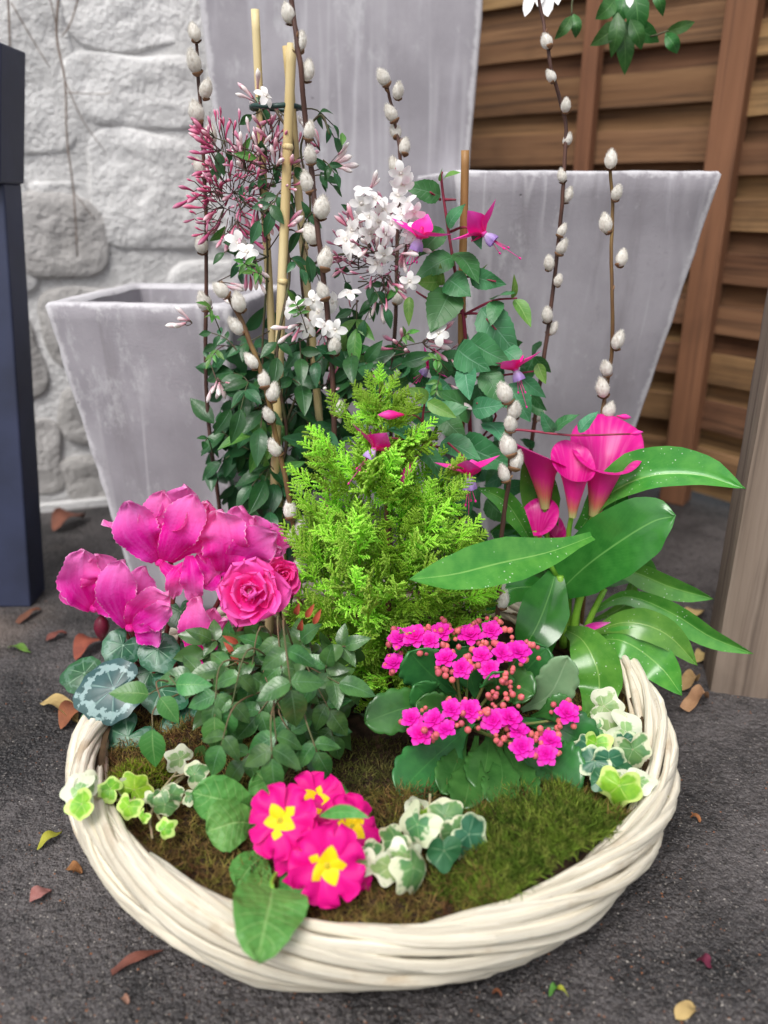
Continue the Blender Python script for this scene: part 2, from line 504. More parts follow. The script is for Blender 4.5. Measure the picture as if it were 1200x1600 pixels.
# ------------------------------------------------------------------ stone wall
WA, WB = V((-1.05, 1.44, 0)), V((0.62, 1.98, 0))
wx = (WB - WA).normalized(); wn_ = V((wx.y, -wx.x, 0))
wall = thing('stone_wall', 'pale limewashed rubble stone wall behind the concrete planters', 'wall', WA)
wr = Matrix((wx, -wn_, V((0, 0, 1)))).transposed()
WLEN = (WB - WA).length * 0.70
mb = MB()
def wfn(a, b):
    x, z = b * WLEN, a * 1.7 - 0.02
    d = noise.fractal(V((x * 6, z * 6, 1)), 1, 2, 4) * 0.010 + noise.noise(V((x * 2, z * 2, 5))) * 0.01
    return V((x, -d, z)), (b, a)
mb.grid(60, 60, wfn)
ob('mortar', mb.mesh('wall_mortar', M_MORT), wall, WA, wr)
def wall_xz(px, py):
    d = ray(px, py); t = (WA - CAM).dot(wn_) / d.dot(wn_); P = CAM + d * t
    return (P - WA).dot(wx), P.z
def stone(x0, z0, x1, z1, mat, proud, seed):
    mb = MB(); cx, cz, hx, hz = (x0 + x1) / 2, (z0 + z1) / 2, abs(x1 - x0) / 2, abs(z1 - z0) / 2
    rr = random.Random(seed); e = rr.uniform(3.6, 6.0)
    ph = [rr.uniform(0, 6.28) for _ in range(4)]
    NA, NR = 72, 22
    def fn(a, b):
        th = b * 2 * math.pi; c, s = math.cos(th), math.sin(th)
        R0 = (abs(c) ** e + abs(s) ** e) ** (-1 / e)
        R0 *= 1 + 0.06 * math.sin(2 * th + ph[0]) + 0.05 * math.sin(3 * th + ph[1]) + 0.03 * math.sin(5 * th + ph[2])
        q = a
        x, z = c * R0 * q * hx, s * R0 * q * hz
        d = proud * 0.42 * (1 - q ** 9) ** 0.6 if q < 1 else -0.012
        P3 = V((x * 7 + seed, z * 7, 3))
        d += (noise.fractal(P3 * 1.3, .9, 2, 6) * 0.009 + noise.noise(P3 * 6) * 0.002) * (1 - q ** 6)
        return V((x, -d, z)), (b, a)
    mb.grid(NR, NA, fn)
    P = WA + wx * cx + V((0, 0, cz))
    return ob('stone', mb.mesh('stone', mat), wall, P, wr)
for i, (x0, y0, x1, y1, mt, pr) in enumerate((
        (-70, -90, 98, 242, 0, .018), (104, -95, 300, 78, 0, .014), (108, 84, 312, 202, 0, .020), (146, 208, 318, 396, 0, .026),
        (-90, 250, 40, 470, 0, .016), (46, 284, 142, 330, 0, .010), (12, 300, 168, 436, 1, .022),
        (-100, 480, 60, 640, 1, .020), (66, 446, 260, 585, 1, .018), (266, 404, 420, 560, 0, .018), (-60, 650, 90, 790, 1, .02),
        (96, 592, 250, 700, 1, .022), (255, 570, 420, 720, 1, .02), (100, 706, 240, 792, 1, .02), (250, 728, 400, 800, 1, .018),
        (324, -90, 470, 200, 0, .018), (324, 206, 470, 398, 0, .018), (476, -90, 640, 260, 0, .018), (476, 266, 640, 560, 1, .018))):
    a = wall_xz(x0, y1); b = wall_xz(x1, y0)
    stone(a[0], a[1], b[0], b[1], (M_STONE, M_STONE2)[mt], pr, i * 3.7)
# pale kerb strip at the wall foot
mb = MB(); mb.box((0, -0.02, 0), (WLEN * 0.55, 0.0, 0.014))
kb = ob('kerb', mb.mesh('kerb', M_MORT, False), None, WA + wn_ * 0.02, wr); tag(kb, 'low pale mortar kerb along the wall foot', kind='structure')

# dead vine tendrils on the wall
M_VINE = plain('dry_vine', L(128, 112, 102), L(100, 86, 78), 40, 0.8)
vine = thing('dry_vine', 'thin bare brown vine tendrils clinging to the pale stone wall', 'vine', WA + wx * 0.5)
def onwall(px, py, off=0.03):
    x, z = wall_xz(px, py); return WA + wx * x + V((0, 0, z)) + wn_ * off
for pts, r in (([(95, -20), (90, 60), (103, 130), (106, 220), (116, 300), (122, 400)], .0022), ([(130, -20), (112, 40), (98, 62)], .0016),
               ([(15, -20), (18, 60), (20, 120)], .002), ([(20, 10), (55, 70), (80, 110)], .0012), ([(103, 130), (130, 190), (165, 240)], .0011),
               ([(75, -20), (88, 40)], .0014), ([(106, 148), (160, 150), (175, 146)], .001), ([(116, 300), (150, 345)], .001)):
    stem('tendril', [onwall(*q) for q in pts], r, r * 0.6, M_VINE, vine, 5)

# ------------------------------------------------------------------ planters
M_DARK = plain('planter_soil', L(52, 44, 40), L(34, 30, 28), 60, 0.95, 0.1, 0.5, 90)
def planter(label, fl, wtop, dtop, wbot, h, yaw, thick=0.022):
    """fl = front-left top corner; tapered square planter turned by yaw"""
    c, s = math.cos(yaw), math.sin(yaw); ex, ey = V((c, s, 0)), V((-s, c, 0))
    ctr = fl + ex * wtop / 2 + ey * dtop / 2; ctr.z = 0
    t = thing('concrete_planter', label, 'planter', ctr)
    dbot = wbot * dtop / wtop
    rot = Matrix((ex, ey, V((0, 0, 1)))).transposed()
    NSUB = 12
    def ring(wd, dp, z, rd=0.006):
        out = []; cs = ((-1, -1), (1, -1), (1, 1), (-1, 1))
        for q, (sx, sy) in enumerate(cs):
            for k in (0, 1, 2):
                a = math.atan2(sy, sx) + (k - 1) * math.radians(42)
                cx, cy = sx * (wd / 2 - rd), sy * (dp / 2 - rd)
                jt = 0.0022 * noise.noise(V((q * 7.1 + wtop * 30, z * 38, 1))) + 0.0012 * noise.noise(V((q * 3.1, z * 120, wtop * 9)))
                p = V((cx + (rd + jt) * math.cos(a), cy + (rd + jt) * math.sin(a), z))
                out.append((p, 0.0))
            nx = cs[(q + 1) % 4]; A = V((sx * (wd / 2), sy * (dp / 2), z)); B = V((nx[0] * (wd / 2), nx[1] * (dp / 2), z))
            for k in range(1, NSUB):
                p = A.lerp(B, k / NSUB); out.append((p, min(k, NSUB - k) / NSUB * (B - A).length))
        return out
    rings = [ring(wbot, dbot, 0)]
    N = 26
    for k in range(1, N + 1):
        q = k / N; rings.append(ring(wbot + (wtop - wbot) * q, dbot + (dtop - dbot) * q, (h - 0.004) * q))
    rings.append(ring(wtop - 0.006, dtop - 0.006, h))
    rings.append(ring(wtop - 2 * thick, dtop - 2 * thick, h))
    rings.append(ring(wtop - 2 * thick - 0.006, dtop - 2 * thick - 0.006, h - 0.006))
    mb = MB(); n = len(rings[0])
    for k, r_ in enumerate(rings):
        for p, ed in r_:
            tj = 0.0016 * noise.noise(V((p.x * 45, p.y * 45, wtop * 20))) if k > N else 0
            mb.v.append(p + V((0, 0, tj))); mb.uv.append((ed, (h - p.z) if k <= N + 1 else 0.0))
    for k in range(len(rings) - 1):
        for i in range(n):
            j = (i + 1) % n
            mb.f.append((k * n + i, k * n + j, (k + 1) * n + j, (k + 1) * n + i)); mb.mi.append(0)
    mb.f.append(tuple(reversed(range(n)))); mb.mi.append(0)
    ob('shell', mb.mesh('planter_shell', M_CONC, True), t, ctr, rot)
    mb = MB(); iw, idp = wtop - 2 * thick - 0.006, dtop - 2 * thick - 0.006
    a, b = ring(iw, idp, h - 0.0061), ring(iw - 0.02, idp - 0.02, h - 0.09)
    for r_ in (a, b):
        for p, ed in r_: mb.v.append(p); mb.uv.append((.1, .1))
    for i in range(n):
        j = (i + 1) % n; mb.f.append((i, j, n + j, n + i)); mb.mi.append(0)
    ob('inner_wall', mb.mesh('planter_inner', M_CONC, False), t, ctr, rot)
    mb = MB()
    mb.grid(14, 14, lambda p, q: (V(((q - .5) * (iw - .018), (p - .5) * (idp - .018), h - 0.085 + 0.006 * noise.noise(V((p * 9, q * 9, h))))), (p, q)))
    ob('soil_fill', mb.mesh('planter_soil', M_DARK), t, ctr, rot)
    return t
flp = at(67, 473, 1.06)
planter('smallest concrete planter, low and open topped, left of the jasmine', flp, 0.252, 0.262, 0.150, flp.z, math.radians(-8.5))
frp = at(712, 266, 1.10)
planter('mid-height tapered concrete planter behind the fuchsia and calla lily', frp, 0.356, 0.356, 0.175, frp.z, math.radians(6.0))
ftp = at(300, -110, 1.45); ftp.x = -0.294
tp = planter('tallest concrete planter, its top out of sight, against the stone wall', ftp, 0.454, 0.30, 0.355, ftp.z, 0.0)

# ------------------------------------------------------------------ fence
fp0 = gnd(1062, 775)
dirL, dirR = V((-0.80, 0.60, 0)), V((0.62, -0.785, 0))
def fence(label, p0, d, length, bh, zt, seed, posts):
    rr = random.Random(seed)
    t = thing('fence_panel', label, 'fence', p0)
    nrm = V((d.y, -d.x, 0)); nrm = nrm if nrm.dot(CAM - p0) > 0 else -nrm
    rot = Matrix((d, -nrm, V((0, 0, 1)))).transposed()
    if rot.determinant() < 0: rot = Matrix((-d, -nrm, V((0, 0, 1)))).transposed()
    sx = 1 if (rot @ V((1, 0, 0))).dot(d) > 0 else -1
    z = 0.015; k = 0
    while z < zt:
        hh = bh * rr.uniform(1.15, 1.22); prd = 0.011 if k % 2 else -0.008
        mb = MB(); n = 16
        th = rr.uniform(-0.004, 0.004); pts = []
        def fn(a, b):
            x = b * length
            q = a * 4; e = int(min(3.999, q)); f_ = q - e
            c = [(0, 0), (0.0, 1), (1, 1), (1, 0), (0, 0)]
            yy = c[e][0] + (c[e + 1][0] - c[e][0]) * f_; zz = c[e][1] + (c[e + 1][1] - c[e][1]) * f_
            wv = 0.0035 * noise.noise(V((x * 5, k * 3.1, seed))) + 0.003 * math.sin(x * 9 + k * math.pi)
            ed = 0.003 * noise.noise(V((x * 9, k * 1.7, zz * 5)))
            return V((sx * x, yy * 0.014 + wv - th * zz, zz * (hh - 0.004) + ed)), (b, a)
        mb.grid(8, n, fn)
        ob('board', mb.mesh('fence_board', M_FENCE, False), t, p0 + nrm * prd + V((0, 0, z)), rot)
        z += bh * 0.955; k += 1
    for (dist, wd, dp, off, zz) in posts:
        mb = MB(); mb.box((-wd / 2, -dp / 2, 0), (wd / 2, dp / 2, zz))
        o = ob('post', mb.mesh('fence_post', M_FPOST, False), t, p0 + d * dist + nrm * off, rot)
        md = o.modifiers.new('bevel', 'BEVEL'); md.width = 0.003; md.segments = 2
    return t
fence('brown timber fence of overlapping boards behind the tallest concrete planter', fp0, dirL, 0.95, 0.052, 1.25, 3,
      [(0.0, 0.052, 0.05, 0.035, 1.3), (0.27, 0.032, 0.03, 0.034, 1.3)])
fence('brown timber fence boards beside the weathered post, nearest to the camera', fp0 - dirR * 0.012, dirR, 0.60, 0.050, 1.25, 8, [])
# weathered post
pb = gnd(1150, 1062)
t = thing('weathered_post', 'weathered bare wooden post with flaking pale paint on the asphalt', 'post', pb)
mb = MB()
def pfn(a, b):
    z = a * 0.72; q = b * 4; e = int(min(3.999, q)); f_ = q - e
    c = [(-1, -1), (1, -1), (1, 1), (-1, 1), (-1, -1)]
    x = c[e][0] + (c[e + 1][0] - c[e][0]) * f_; y = c[e][1] + (c[e + 1][1] - c[e][1]) * f_
    r = (abs(x) ** 14 + abs(y) ** 14) ** (-1 / 14); x *= r; y *= r
    j = 0.0015 * noise.noise(V((x * 3, y * 3, z * 18)))
    return V((x * (0.038 + j), y * (0.038 + j), z)), (b, a)
mb.grid(40, 32, pfn); mb.box((-.034, -.034, .70), (.034, .034, .7195))
yaw = Matrix.Rotation(math.radians(-14), 3, 'Z')
ob('timber', mb.mesh('post_timber', M_POST), t, pb, yaw)
M_FLAKE = plain('flaking_paint', L(205, 203, 208), L(170, 166, 170), 60, 0.7, 0.3, 0.3)
for k in range(5):                       # curled paint flakes on the right edge
    mb = MB(); zz = 0.01 + k * 0.036; hh = U(.012, .034)
    mb.grid(6, 3, lambda a, b: (V((0.0390 + 0.0015 * math.sin(a * 5 + k) * b, -0.036 + b * 0.018 * (1 + .5 * math.sin(a * 9 + k)), zz + a * hh)), (a, b)))
    ob('paint_flake', mb.mesh('paint_flake', M_FLAKE), t, pb, yaw)
# navy leaning frame at the left edge
nb = gnd(60, 935)
nt_, nm_ = at(22, 76, nb.y + .10), at(20, 286, nb.y + .075)
t = thing('navy_post', 'dark navy painted leaning post with a wider block on top', 'post', nb)
def slab(name, lo, hi, wd, dp, ex):
    mb = MB(); lo = lo - nb; hi = hi - nb
    for p in (lo, hi):
        for dx, dy in ((-wd, -dp), (ex, -dp), (ex, dp), (-wd, dp)): mb.v.append(p + V((dx, dy, 0))); mb.uv.append((0, 0))
    mb.f += [(0, 1, 5, 4), (1, 2, 6, 5), (2, 3, 7, 6), (3, 0, 4, 7), (4, 5, 6, 7), (3, 2, 1, 0)]; mb.mi += [0] * 6
    o = ob(name, mb.mesh('navy_' + name, M_NAVY, False), t, nb); b = o.modifiers.new('bevel', 'BEVEL'); b.width = 0.003; b.segments = 2
slab('shaft', nb, nm_, 0.13, 0.03, 0.0)
slab('top_block', nm_ + V((0, -.012, -.001)), nt_ + V((0, -.012, 0)), 0.13, 0.04, 0.005)
#@@BASKET@@
# ------------------------------------------------------------------ basket
BC = V((-0.01, 0.72, 0))
def m_wicker():
    m, nt, out = newmat('cream_wicker')
    o = tc(nt, 'Object'); r = orand(nt)
    sx = nt.nodes.new('ShaderNodeSeparateXYZ'); put(nt, sx.inputs[0], tc(nt, 'UV'))
    v = E(nt, sx.outputs[1]); u = E(nt, sx.outputs[0])
    cv = nt.nodes.new('ShaderNodeCombineXYZ'); put(nt, cv.inputs[0], u * 13); put(nt, cv.inputs[1], v * 4); put(nt, cv.inputs[2], r * 50)
    g = nz(nt, 1.6, cv.outputs[0], 5, 0.6); b = nz(nt, 22, o, 4, w=r * 5)
    col = mixc(nt, g.smooth(0.3, 0.7), L(234, 228, 212), L(214, 202, 178))
    col = mixc(nt, b.smooth(0.56, 0.74) * 0.6, col, L(176, 148, 110))
    col = mixc(nt, v.smooth(0.12, 0.0) * 0.5, col, L(196, 164, 118))
    dt = nz(nt, 60, o, 5, 0.7, w=r * 3)
    col = mixc(nt, dt.smooth(0.62, 0.74) * 0.5, col, L(132, 106, 78))
    col = hsv(nt, col, v=r * 0.26 + 0.82)
    bsdf(nt, out, col, 0.62, 0.3, bump(nt, g * 1.2 + b * 0.5, 0.8, 0.0015))
    return m
M_WICK = m_wicker()
M_LINER = plain('coir_liner', L(92, 68, 48), L(58, 44, 34), 60, 0.95, 0.1, 0.8, 160)
M_BACK = plain('gap_shade', L(96, 78, 58), L(60, 48, 36), 40, 0.9, 0.1, 0.5, 120)  # dark brown stands in for the shade in the gaps between rods
basket = thing('wicker_basket', 'round cream wicker basket of twisted rods planted with flowers', 'basket', BC)
def bprof(s):                           # inner lip -> crest -> belly -> foot : (radius, z)
    K = [(0, .277, .074), (.12, .281, .090), (.24, .290, .099), (.38, .300, .094), (.52, .304, .078), (.68, .299, .055), (.84, .284, .028), (1, .262, .008)]
    for (a, r1, z1), (b, r2, z2) in zip(K, K[1:]):
        if s <= b:
            q = (s - a) / (b - a); return r1 + (r2 - r1) * q, z1 + (z2 - z1) * q
    return K[-1][1:]
def warp(th):                           # hand-made unevenness
    return 1 + 0.010 * math.sin(2 * th + 1.0) + 0.007 * math.sin(3 * th + 2.1), 0.006 * math.sin(2 * th + 0.5) + 0.004 * math.sin(5 * th)
NROD = 66
for i in range(NROD):
    th0 = 2 * math.pi * i / NROD + U(-.03, .03); span = math.radians(U(96, 128)); rr_ = U(.0034, .0060); ph = U(0, 6)
    pts, rad = [], []
    NP = 26
    for k in range(NP + 1):
        q = k / NP; s = -0.02 + q * 1.02; s = max(0, s)
        th = th0 + span * q; r, z = bprof(s); wr_, wz = warp(th)
        n1 = 0.0036 * noise.noise(V((i * 3.3, q * 6, 1))); n2 = 0.0042 * noise.noise(V((i * 3.3, q * 5, 9)))
        lift = 0.0026 * math.sin(q * 14 + i * 2.1)
        pts.append(V(((r * wr_ + n1 + lift) * math.cos(th), (r * wr_ + n1 + lift) * math.sin(th), max(0.006, z + wz * (1 - s) + n2))))
        rad.append(rr_ * (1.0 - 0.32 * abs(q - .45)) * (0.55 if q < .02 else 1) * (1 + .08 * noise.noise(V((i, q * 9, 4)))))
    mb = MB(); mb.tube(pts, rad, 7)
    ob('rod', mb.mesh('wicker_rod', M_WICK), basket, BC)
mb = MB()
def lfn(a, b):
    th = b * 2 * math.pi; wr_, wz = warp(th)
    s = a; r, z = bprof(0.20 + s * 0.80)
    q = math.sin(math.pi * min(1, s * 1.0)) * 0.5
    return V(((r - .013) * wr_ * math.cos(th), (r - .013) * wr_ * math.sin(th), max(0.003, z - 0.010 + wz * (1 - s)))), (b, a)
mb.grid(14, 90, lfn)
ob('gap_shade_backing', mb.mesh('gap_shade_backing', M_BACK), basket, BC)  # added sheet behind the rods, coloured dark so open gaps look shadowed
mb = MB()
def l2(a, b):
    th = b * 2 * math.pi; wr_, wz = warp(th)
    r = .2785 - a * .02; z = .076 + wz - a * .05
    r *= wr_ * (1 + .012 * noise.noise(V((math.cos(th) * 14, math.sin(th) * 14, a * 4))))
    return V((r * math.cos(th), r * math.sin(th), z)), (b, a)
mb.grid(5, 120, l2)
ob('liner', mb.mesh('basket_liner', M_LINER), basket, BC)
mb = MB(); mb.grid(2, 40, lambda a, b: (V((a * .262 * math.cos(b * 6.2832), a * .262 * math.sin(b * 6.2832), .004)), (b, a)))
ob('floor_disc', mb.mesh('basket_floor', M_WICK), basket, BC)

# ------------------------------------------------------------------ soil and moss
M_SOIL = plain('potting_soil', L(70, 54, 42), L(38, 30, 25), 90, 0.95, 0.1, 1.0, 140)
mounds = [(gnd(868, 1318, .10), .105, .038), (gnd(610, 1420, .09), .14, .008), (gnd(215, 1205, .095), .035, .022), (gnd(600, 1240, .09), .07, .012),
          (gnd(330, 1330, .09), .09, .012), (gnd(980, 1170, .09), .06, .004), (gnd(560, 900, .09), .12, .01)]
def soil_z(x, y):
    z = 0.071 + 0.006 * noise.fractal(V((x * 22, y * 22, 0)), 1, 2, 4) + 0.004 * abs(noise.noise(V((x * 60, y * 60, 4))))
    for c, r, h in mounds:
        d = ((x - c.x) ** 2 + (y - c.y) ** 2) / (r * r) * (1 + .25 * noise.noise(V((x * 30, y * 30, 2))))
        if d < 1: z += h * (1 - d) ** 1.2
    return z
mb = MB()
def sfn(a, b):
    th = b * 2 * math.pi; r = a * .276
    x, y = BC.x + r * math.cos(th), BC.y + r * math.sin(th)
    return V((x, y, soil_z(x, y) if a < 1 else .05)), (b, a)
mb.grid(60, 160, sfn)
tag(ob('soil', mb.mesh('soil', M_SOIL)), 'dark potting soil filling the wicker basket', kind='stuff')
def m_moss(name, c1, c2, c3):
    m, nt, out = newmat(name)
    o = tc(nt, 'Object')
    a = nz(nt, 34, o, 4); b = nz(nt, 110, o, 2)
    sx = nt.nodes.new('ShaderNodeSeparateXYZ'); put(nt, sx.inputs[0], tc(nt, 'UV'))
    col = mixc(nt, a.smooth(0.35, 0.65), c1, c2)
    col = mixc(nt, b.smooth(0.45, 0.65) * 0.6, col, c3)
    col = hsv(nt, col, v=E(nt, sx.outputs[0]) * 1.1 + 0.45)
    bsdf(nt, out, col, 0.9, 0.1, None, 0.2)
    return m
def moss(name, label, mat, n, pick, lmin, lmax, wdt, up, lift=0.0):
    mb = MB()
    for i in range(n):
        q = pick()
        if q is None: continue
        x, y = q
        if (x - BC.x) ** 2 + (y - BC.y) ** 2 > .2775 ** 2: continue
        z = soil_z(x, y) + U(-.002, .002) + lift
        d = rdir(up); ln = U(lmin, lmax); s = d.orthogonal().normalized() * wdt
        s = Matrix.Rotation(U(0, 6), 3, d) @ s
        p = V((x, y, z)); k = rdir() * ln * .35; o = len(mb.v); tv = rnd.random()
        for qv in (p - s, p + s, p + d * ln * .55 + k * .5 + s * .7, p + d * ln * .55 + k * .5 - s * .7, p + d * ln + k):
            mb.v.append(qv); mb.uv.append((tv, 0))
        mb.f.append((o, o + 1, o + 2, o + 3)); mb.f.append((o + 3, o + 2, o + 4)); mb.mi += [0, 0]
    return tag(ob(name, mb.mesh(name, mat)), label, kind='stuff')
def blob(cx, cy, r, sq=1.0, edge=.25):
    c = gnd(cx, cy, .09)
    def f():
        a, q = U(0, 6.283), math.sqrt(rnd.random())
        q *= 1 + edge * noise.noise(V((math.cos(a) * 2 + cx, math.sin(a) * 2, 0)))
        return c.x + math.cos(a) * q * r, c.y + math.sin(a) * q * r * sq
    return f
M_MOSSG = m_moss('cushion_moss', L(98, 120, 40), L(70, 92, 30), L(134, 140, 66))
M_MOSSB = m_moss('dry_moss', L(134, 112, 66), L(104, 72, 50), L(112, 122, 46))
M_MOSSD = m_moss('dark_moss', L(84, 86, 44), L(56, 52, 32), L(104, 96, 54))
M_MOSSL = m_moss('bright_moss', L(122, 144, 34), L(92, 118, 28), L(150, 162, 66))
moss('cushion_moss', 'green cushion moss mound inside the basket rim, front right', M_MOSSG, 34000, blob(870, 1320, .110, .92), .005, .012, .0006, .7)
moss('bright_moss', 'small bright green moss cushion under the cyclamen leaves', M_MOSSL, 3000, blob(215, 1205, .034), .004, .009, .0005, .8)
def front():
    a = math.radians(U(178, 372)); r = .276 - .15 * rnd.random() ** 1.3
    x, y = BC.x + r * math.cos(a), BC.y + r * math.sin(a); c = mounds[0][0]
    return None if ((x - c.x) ** 2 + (y - c.y) ** 2 < (.066 + .014 * noise.noise(V((x * 60, y * 60, 7)))) ** 2) else (x, y)
moss('dry_moss', 'shaggy brown and olive moss along the front of the basket', M_MOSSB, 38000, front, .005, .016, .0005, .45)
moss('dark_moss', 'dark olive moss on the soil between the plants', M_MOSSD, 16000, blob(600, 1240, .17, .6), .004, .010, .0006, .6)

# ------------------------------------------------------------------ bamboo canes
M_BAMB = plain('bamboo', L(222, 204, 156), L(196, 172, 118), 60, 0.5, 0.4, 0.25, 60, stretch=(1, 1, .08))
M_BAMB2 = plain('brown_bamboo', L(176, 138, 84), L(134, 96, 54), 60, 0.5, 0.4, 0.25, 60, stretch=(1, 1, .08))
def cane(label, top, bot, r, mat, nodes, grp):
    T, B = at(*top), at(*bot)
    t = thing('bamboo_cane', label, 'cane', B, grp)
    N = 40; pts, rad = [], []
    for i in range(N + 1):
        q = i / N; P = B.lerp(T, q) + V((noise.noise(V((q * 4, r * 900, 0))), noise.noise(V((q * 4, 7, r * 900))), 0)) * .0015
        pts.append(P - B); rad.append(r * (1.04 - .12 * q))
    mb = MB(); mb.tube(pts, rad, 10); ob('culm', mb.mesh('cane_culm', mat), t, B)
    for q in nodes:
        P = B.lerp(T, q); d = (T - B).normalized(); mb = MB()
        mb.tube([d * -.003, d * -.001, d * .001, d * .003], [r * .95, r * 1.12, r * 1.08, r * .92], 10)
        ob('node', mb.mesh('cane_node', mat), t, P)
    return t
JG = 'bamboo canes of the jasmine tripod'
cane('pale bamboo cane standing highest and leftmost of the jasmine canes', (398, 15, .935), (449, 1000, .935), .0046, M_BAMB, (.22, .47, .70), JG)
cane('thick pale bamboo cane in front of the jasmine tripod', (456, 68, .905), (420, 1000, .885), .0054, M_BAMB, (.2, .43, .66, .86), JG)
cane('pale bamboo cane leaning towards the cypress in the jasmine tripod', (447, 72, .925), (529, 990, .945), .0048, M_BAMB, (.25, .5, .72), JG)
cane('brown bamboo cane supporting the upright fuchsia stem', (726, 235, .925), (716, 985, .925), .0048, M_BAMB2, (.3, .55, .705), None)
tc_ = at(432, 168, .92)
M_TIE = plain('green_plastic', L(34, 66, 60), L(28, 54, 50), 20, 0.4, 0.5)
mb = MB()
mb.tube([V((.026 * math.cos(a * .2618), .020 * math.sin(a * .2618), .0008 * math.sin(a))) for a in range(25)], .0026, 6, False)
tag(ob('cane_tie', mb.mesh('cane_tie', M_TIE), None, tc_), 'dark green plastic ring holding the jasmine canes together', 'cane tie')

# ------------------------------------------------------------------ willow twigs
M_BARK = plain('willow_bark', L(92, 62, 52), L(62, 44, 40), 120, 0.55, 0.35, 0.4, 200, stretch=(1, 1, .2))
M_BARK2 = plain('olive_willow_bark', L(124, 100, 58), L(92, 64, 44), 120, 0.55, 0.35, 0.4, 200, stretch=(1, 1, .2))
M_CATK = plain('catkin_silk', L(240, 237, 230), L(220, 214, 204), 6, 0.9, 0.1, 0.2, 14, trans=0.30, hv=.12, sheen=.5)
M_SCALE = plain('bud_scale', L(96, 58, 40), L(140, 110, 80), 90, 0.6)
def catkin_mesh(seed, fat):
    rr = random.Random(seed); mb = MB()
    def fn(a, b):
        z = a; ph = b * 2 * math.pi
        r = (math.sin(math.pi * min(1, max(0, a)) ** .85)) ** .62 * fat
        d = V((math.cos(ph), math.sin(ph), 0))
        r *= 1 + .10 * noise.noise(V((d.x * 4, d.y * 4, z * 9 + seed)))
        return V((d.x * r, d.y * r, z)), (b, a)
    mb.grid(12, 12, fn)
    for k in range(520):                 # silky hairs
        a = rr.uniform(.04, .99); ph = rr.uniform(0, 6.283); r = (math.sin(math.pi * a ** .85)) ** .62 * fat * .96
        p = V((math.cos(ph) * r, math.sin(ph) * r, a)); d = (V((math.cos(ph), math.sin(ph), .9 + 1.2 * a)) + V((rr.uniform(-.5, .5), rr.uniform(-.5, .5), rr.uniform(-.3, .3)))).normalized()
        s = d.cross(V((math.cos(ph), math.sin(ph), .1))).normalized() * .011; o = len(mb.v)
        for q in (p - s, p + s, p + d * rr.uniform(.09, .16)): mb.v.append(q); mb.uv.append((0, 0))
        mb.f.append((o, o + 1, o + 2)); mb.mi.append(0)
    return mb.mesh('catkin', M_CATK)
CATK = [catkin_mesh(s, f_) for s, f_ in ((1, .34), (2, .31), (3, .37), (4, .33))]
mb = MB()
mb.grid(6, 8, lambda a, b: (V((math.cos(b * 3.6) * (.09 + .22 * math.sin(a * 1.9)), math.sin(b * 3.6) * (.09 + .22 * math.sin(a * 1.9)), -.08 + a * .22)), (b, a)))
SCALE = mb.mesh('bud_scale', M_SCALE)
WG = 'pussy willow twigs standing in the basket'
def willow(label, Y, pts, cats, r0=.0030, r1=.0017, mat=None, csz=40, ybot=None):
    P = [at(x, y, Y + .004 * math.sin(k * 1.7)) for k, (x, y) in enumerate(pts)]
    b = P[-1] + (P[-1] - P[-2]).normalized() * .02
    b = V((b.x, min(max(b.y, .5), .96), 0.072)); bb = V((b.x, b.y, soil_z(b.x, b.y) - .01))
    t = thing('willow_twig', label, 'willow twig', bb, WG)
    P = P + ([P[-1].lerp(bb, .5)] if (P[-1] - bb).length > .15 else []) + [bb]
    n = len(P) * 5; sp = cr(P, n); rad = []
    for i in range(n + 1):
        q = i / n; rad.append((r1 + (r0 - r1) * q) * (1 + .10 * noise.noise(V((i * .9, Y * 40, pts[0][0])))))
        sp[i] = sp[i] + V((noise.noise(V((i * .35, pts[0][0], 1))), 0, 0)) * .0010
    mb = MB(); mb.tube([p - bb for p in sp], rad, 7, jit=.05)
    ob('stem', mb.mesh('willow_stem', mat or M_BARK), t, bb)
    for (x, y) in cats:
        c = at(x, y, Y); s = csz * .84 * pxm(c) * U(.82, 1.1)
        i = min(range(n + 1), key=lambda q: (sp[q] - c).length)
        tw = (sp[max(0, i - 2)] - sp[min(n, i + 2)]).normalized()
        side = c - sp[i]; off = side - tw * side.dot(tw)
        d = (tw + (off.normalized() * .35 if off.length > 1e-4 else V()) + rdir() * .12).normalized()
        fr = 1 if (x % 3) else -1
        base = c - d * s * .48 + V((0, -.004 * fr, 0))
        o = ob('catkin', rnd.choice(CATK), t, base, frameZ(d, U(0, 6)), s)
        ob('bud_scale', SCALE, o, rot=V((0, 0, U(0, 6))), local=V((0, 0, 0)))
    for q in range(4):                   # bare leaf buds
        i = rnd.randint(3, n - 4); d = (rdir() + (sp[i - 1] - sp[i + 1]).normalized() * 1.4).normalized()
        mb = MB(); mb.tube([V(), d * .004, d * .007], [.0018, .0016, .0004], 5)
        ob('leaf_bud', mb.mesh('leaf_bud', M_SCALE), t, sp[i])
    return t
willow('tall pussy willow twig leftmost, in front of the stone wall', .95, [(306, 58), (312, 150), (318, 250), (322, 350), (322, 470), (322, 600), (330, 700), (342, 785)],
       [(305, 52), (304, 98), (323, 140), (308, 176), (328, 213), (313, 261), (316, 382), (318, 472)])
willow('tallest pussy willow twig crossing the jasmine, its tip above the frame', .875, [(446, -60), (455, 0), (463, 60), (470, 110), (477, 190), (487, 270), (495, 350), (505, 430), (514, 520), (520, 600), (522, 690)],
       [(450, 20), (468, 65), (480, 110), (484, 205), (485, 243), (480, 285), (503, 325), (486, 367), (508, 405), (505, 455), (523, 540), (528, 640)], .0034, .0024)
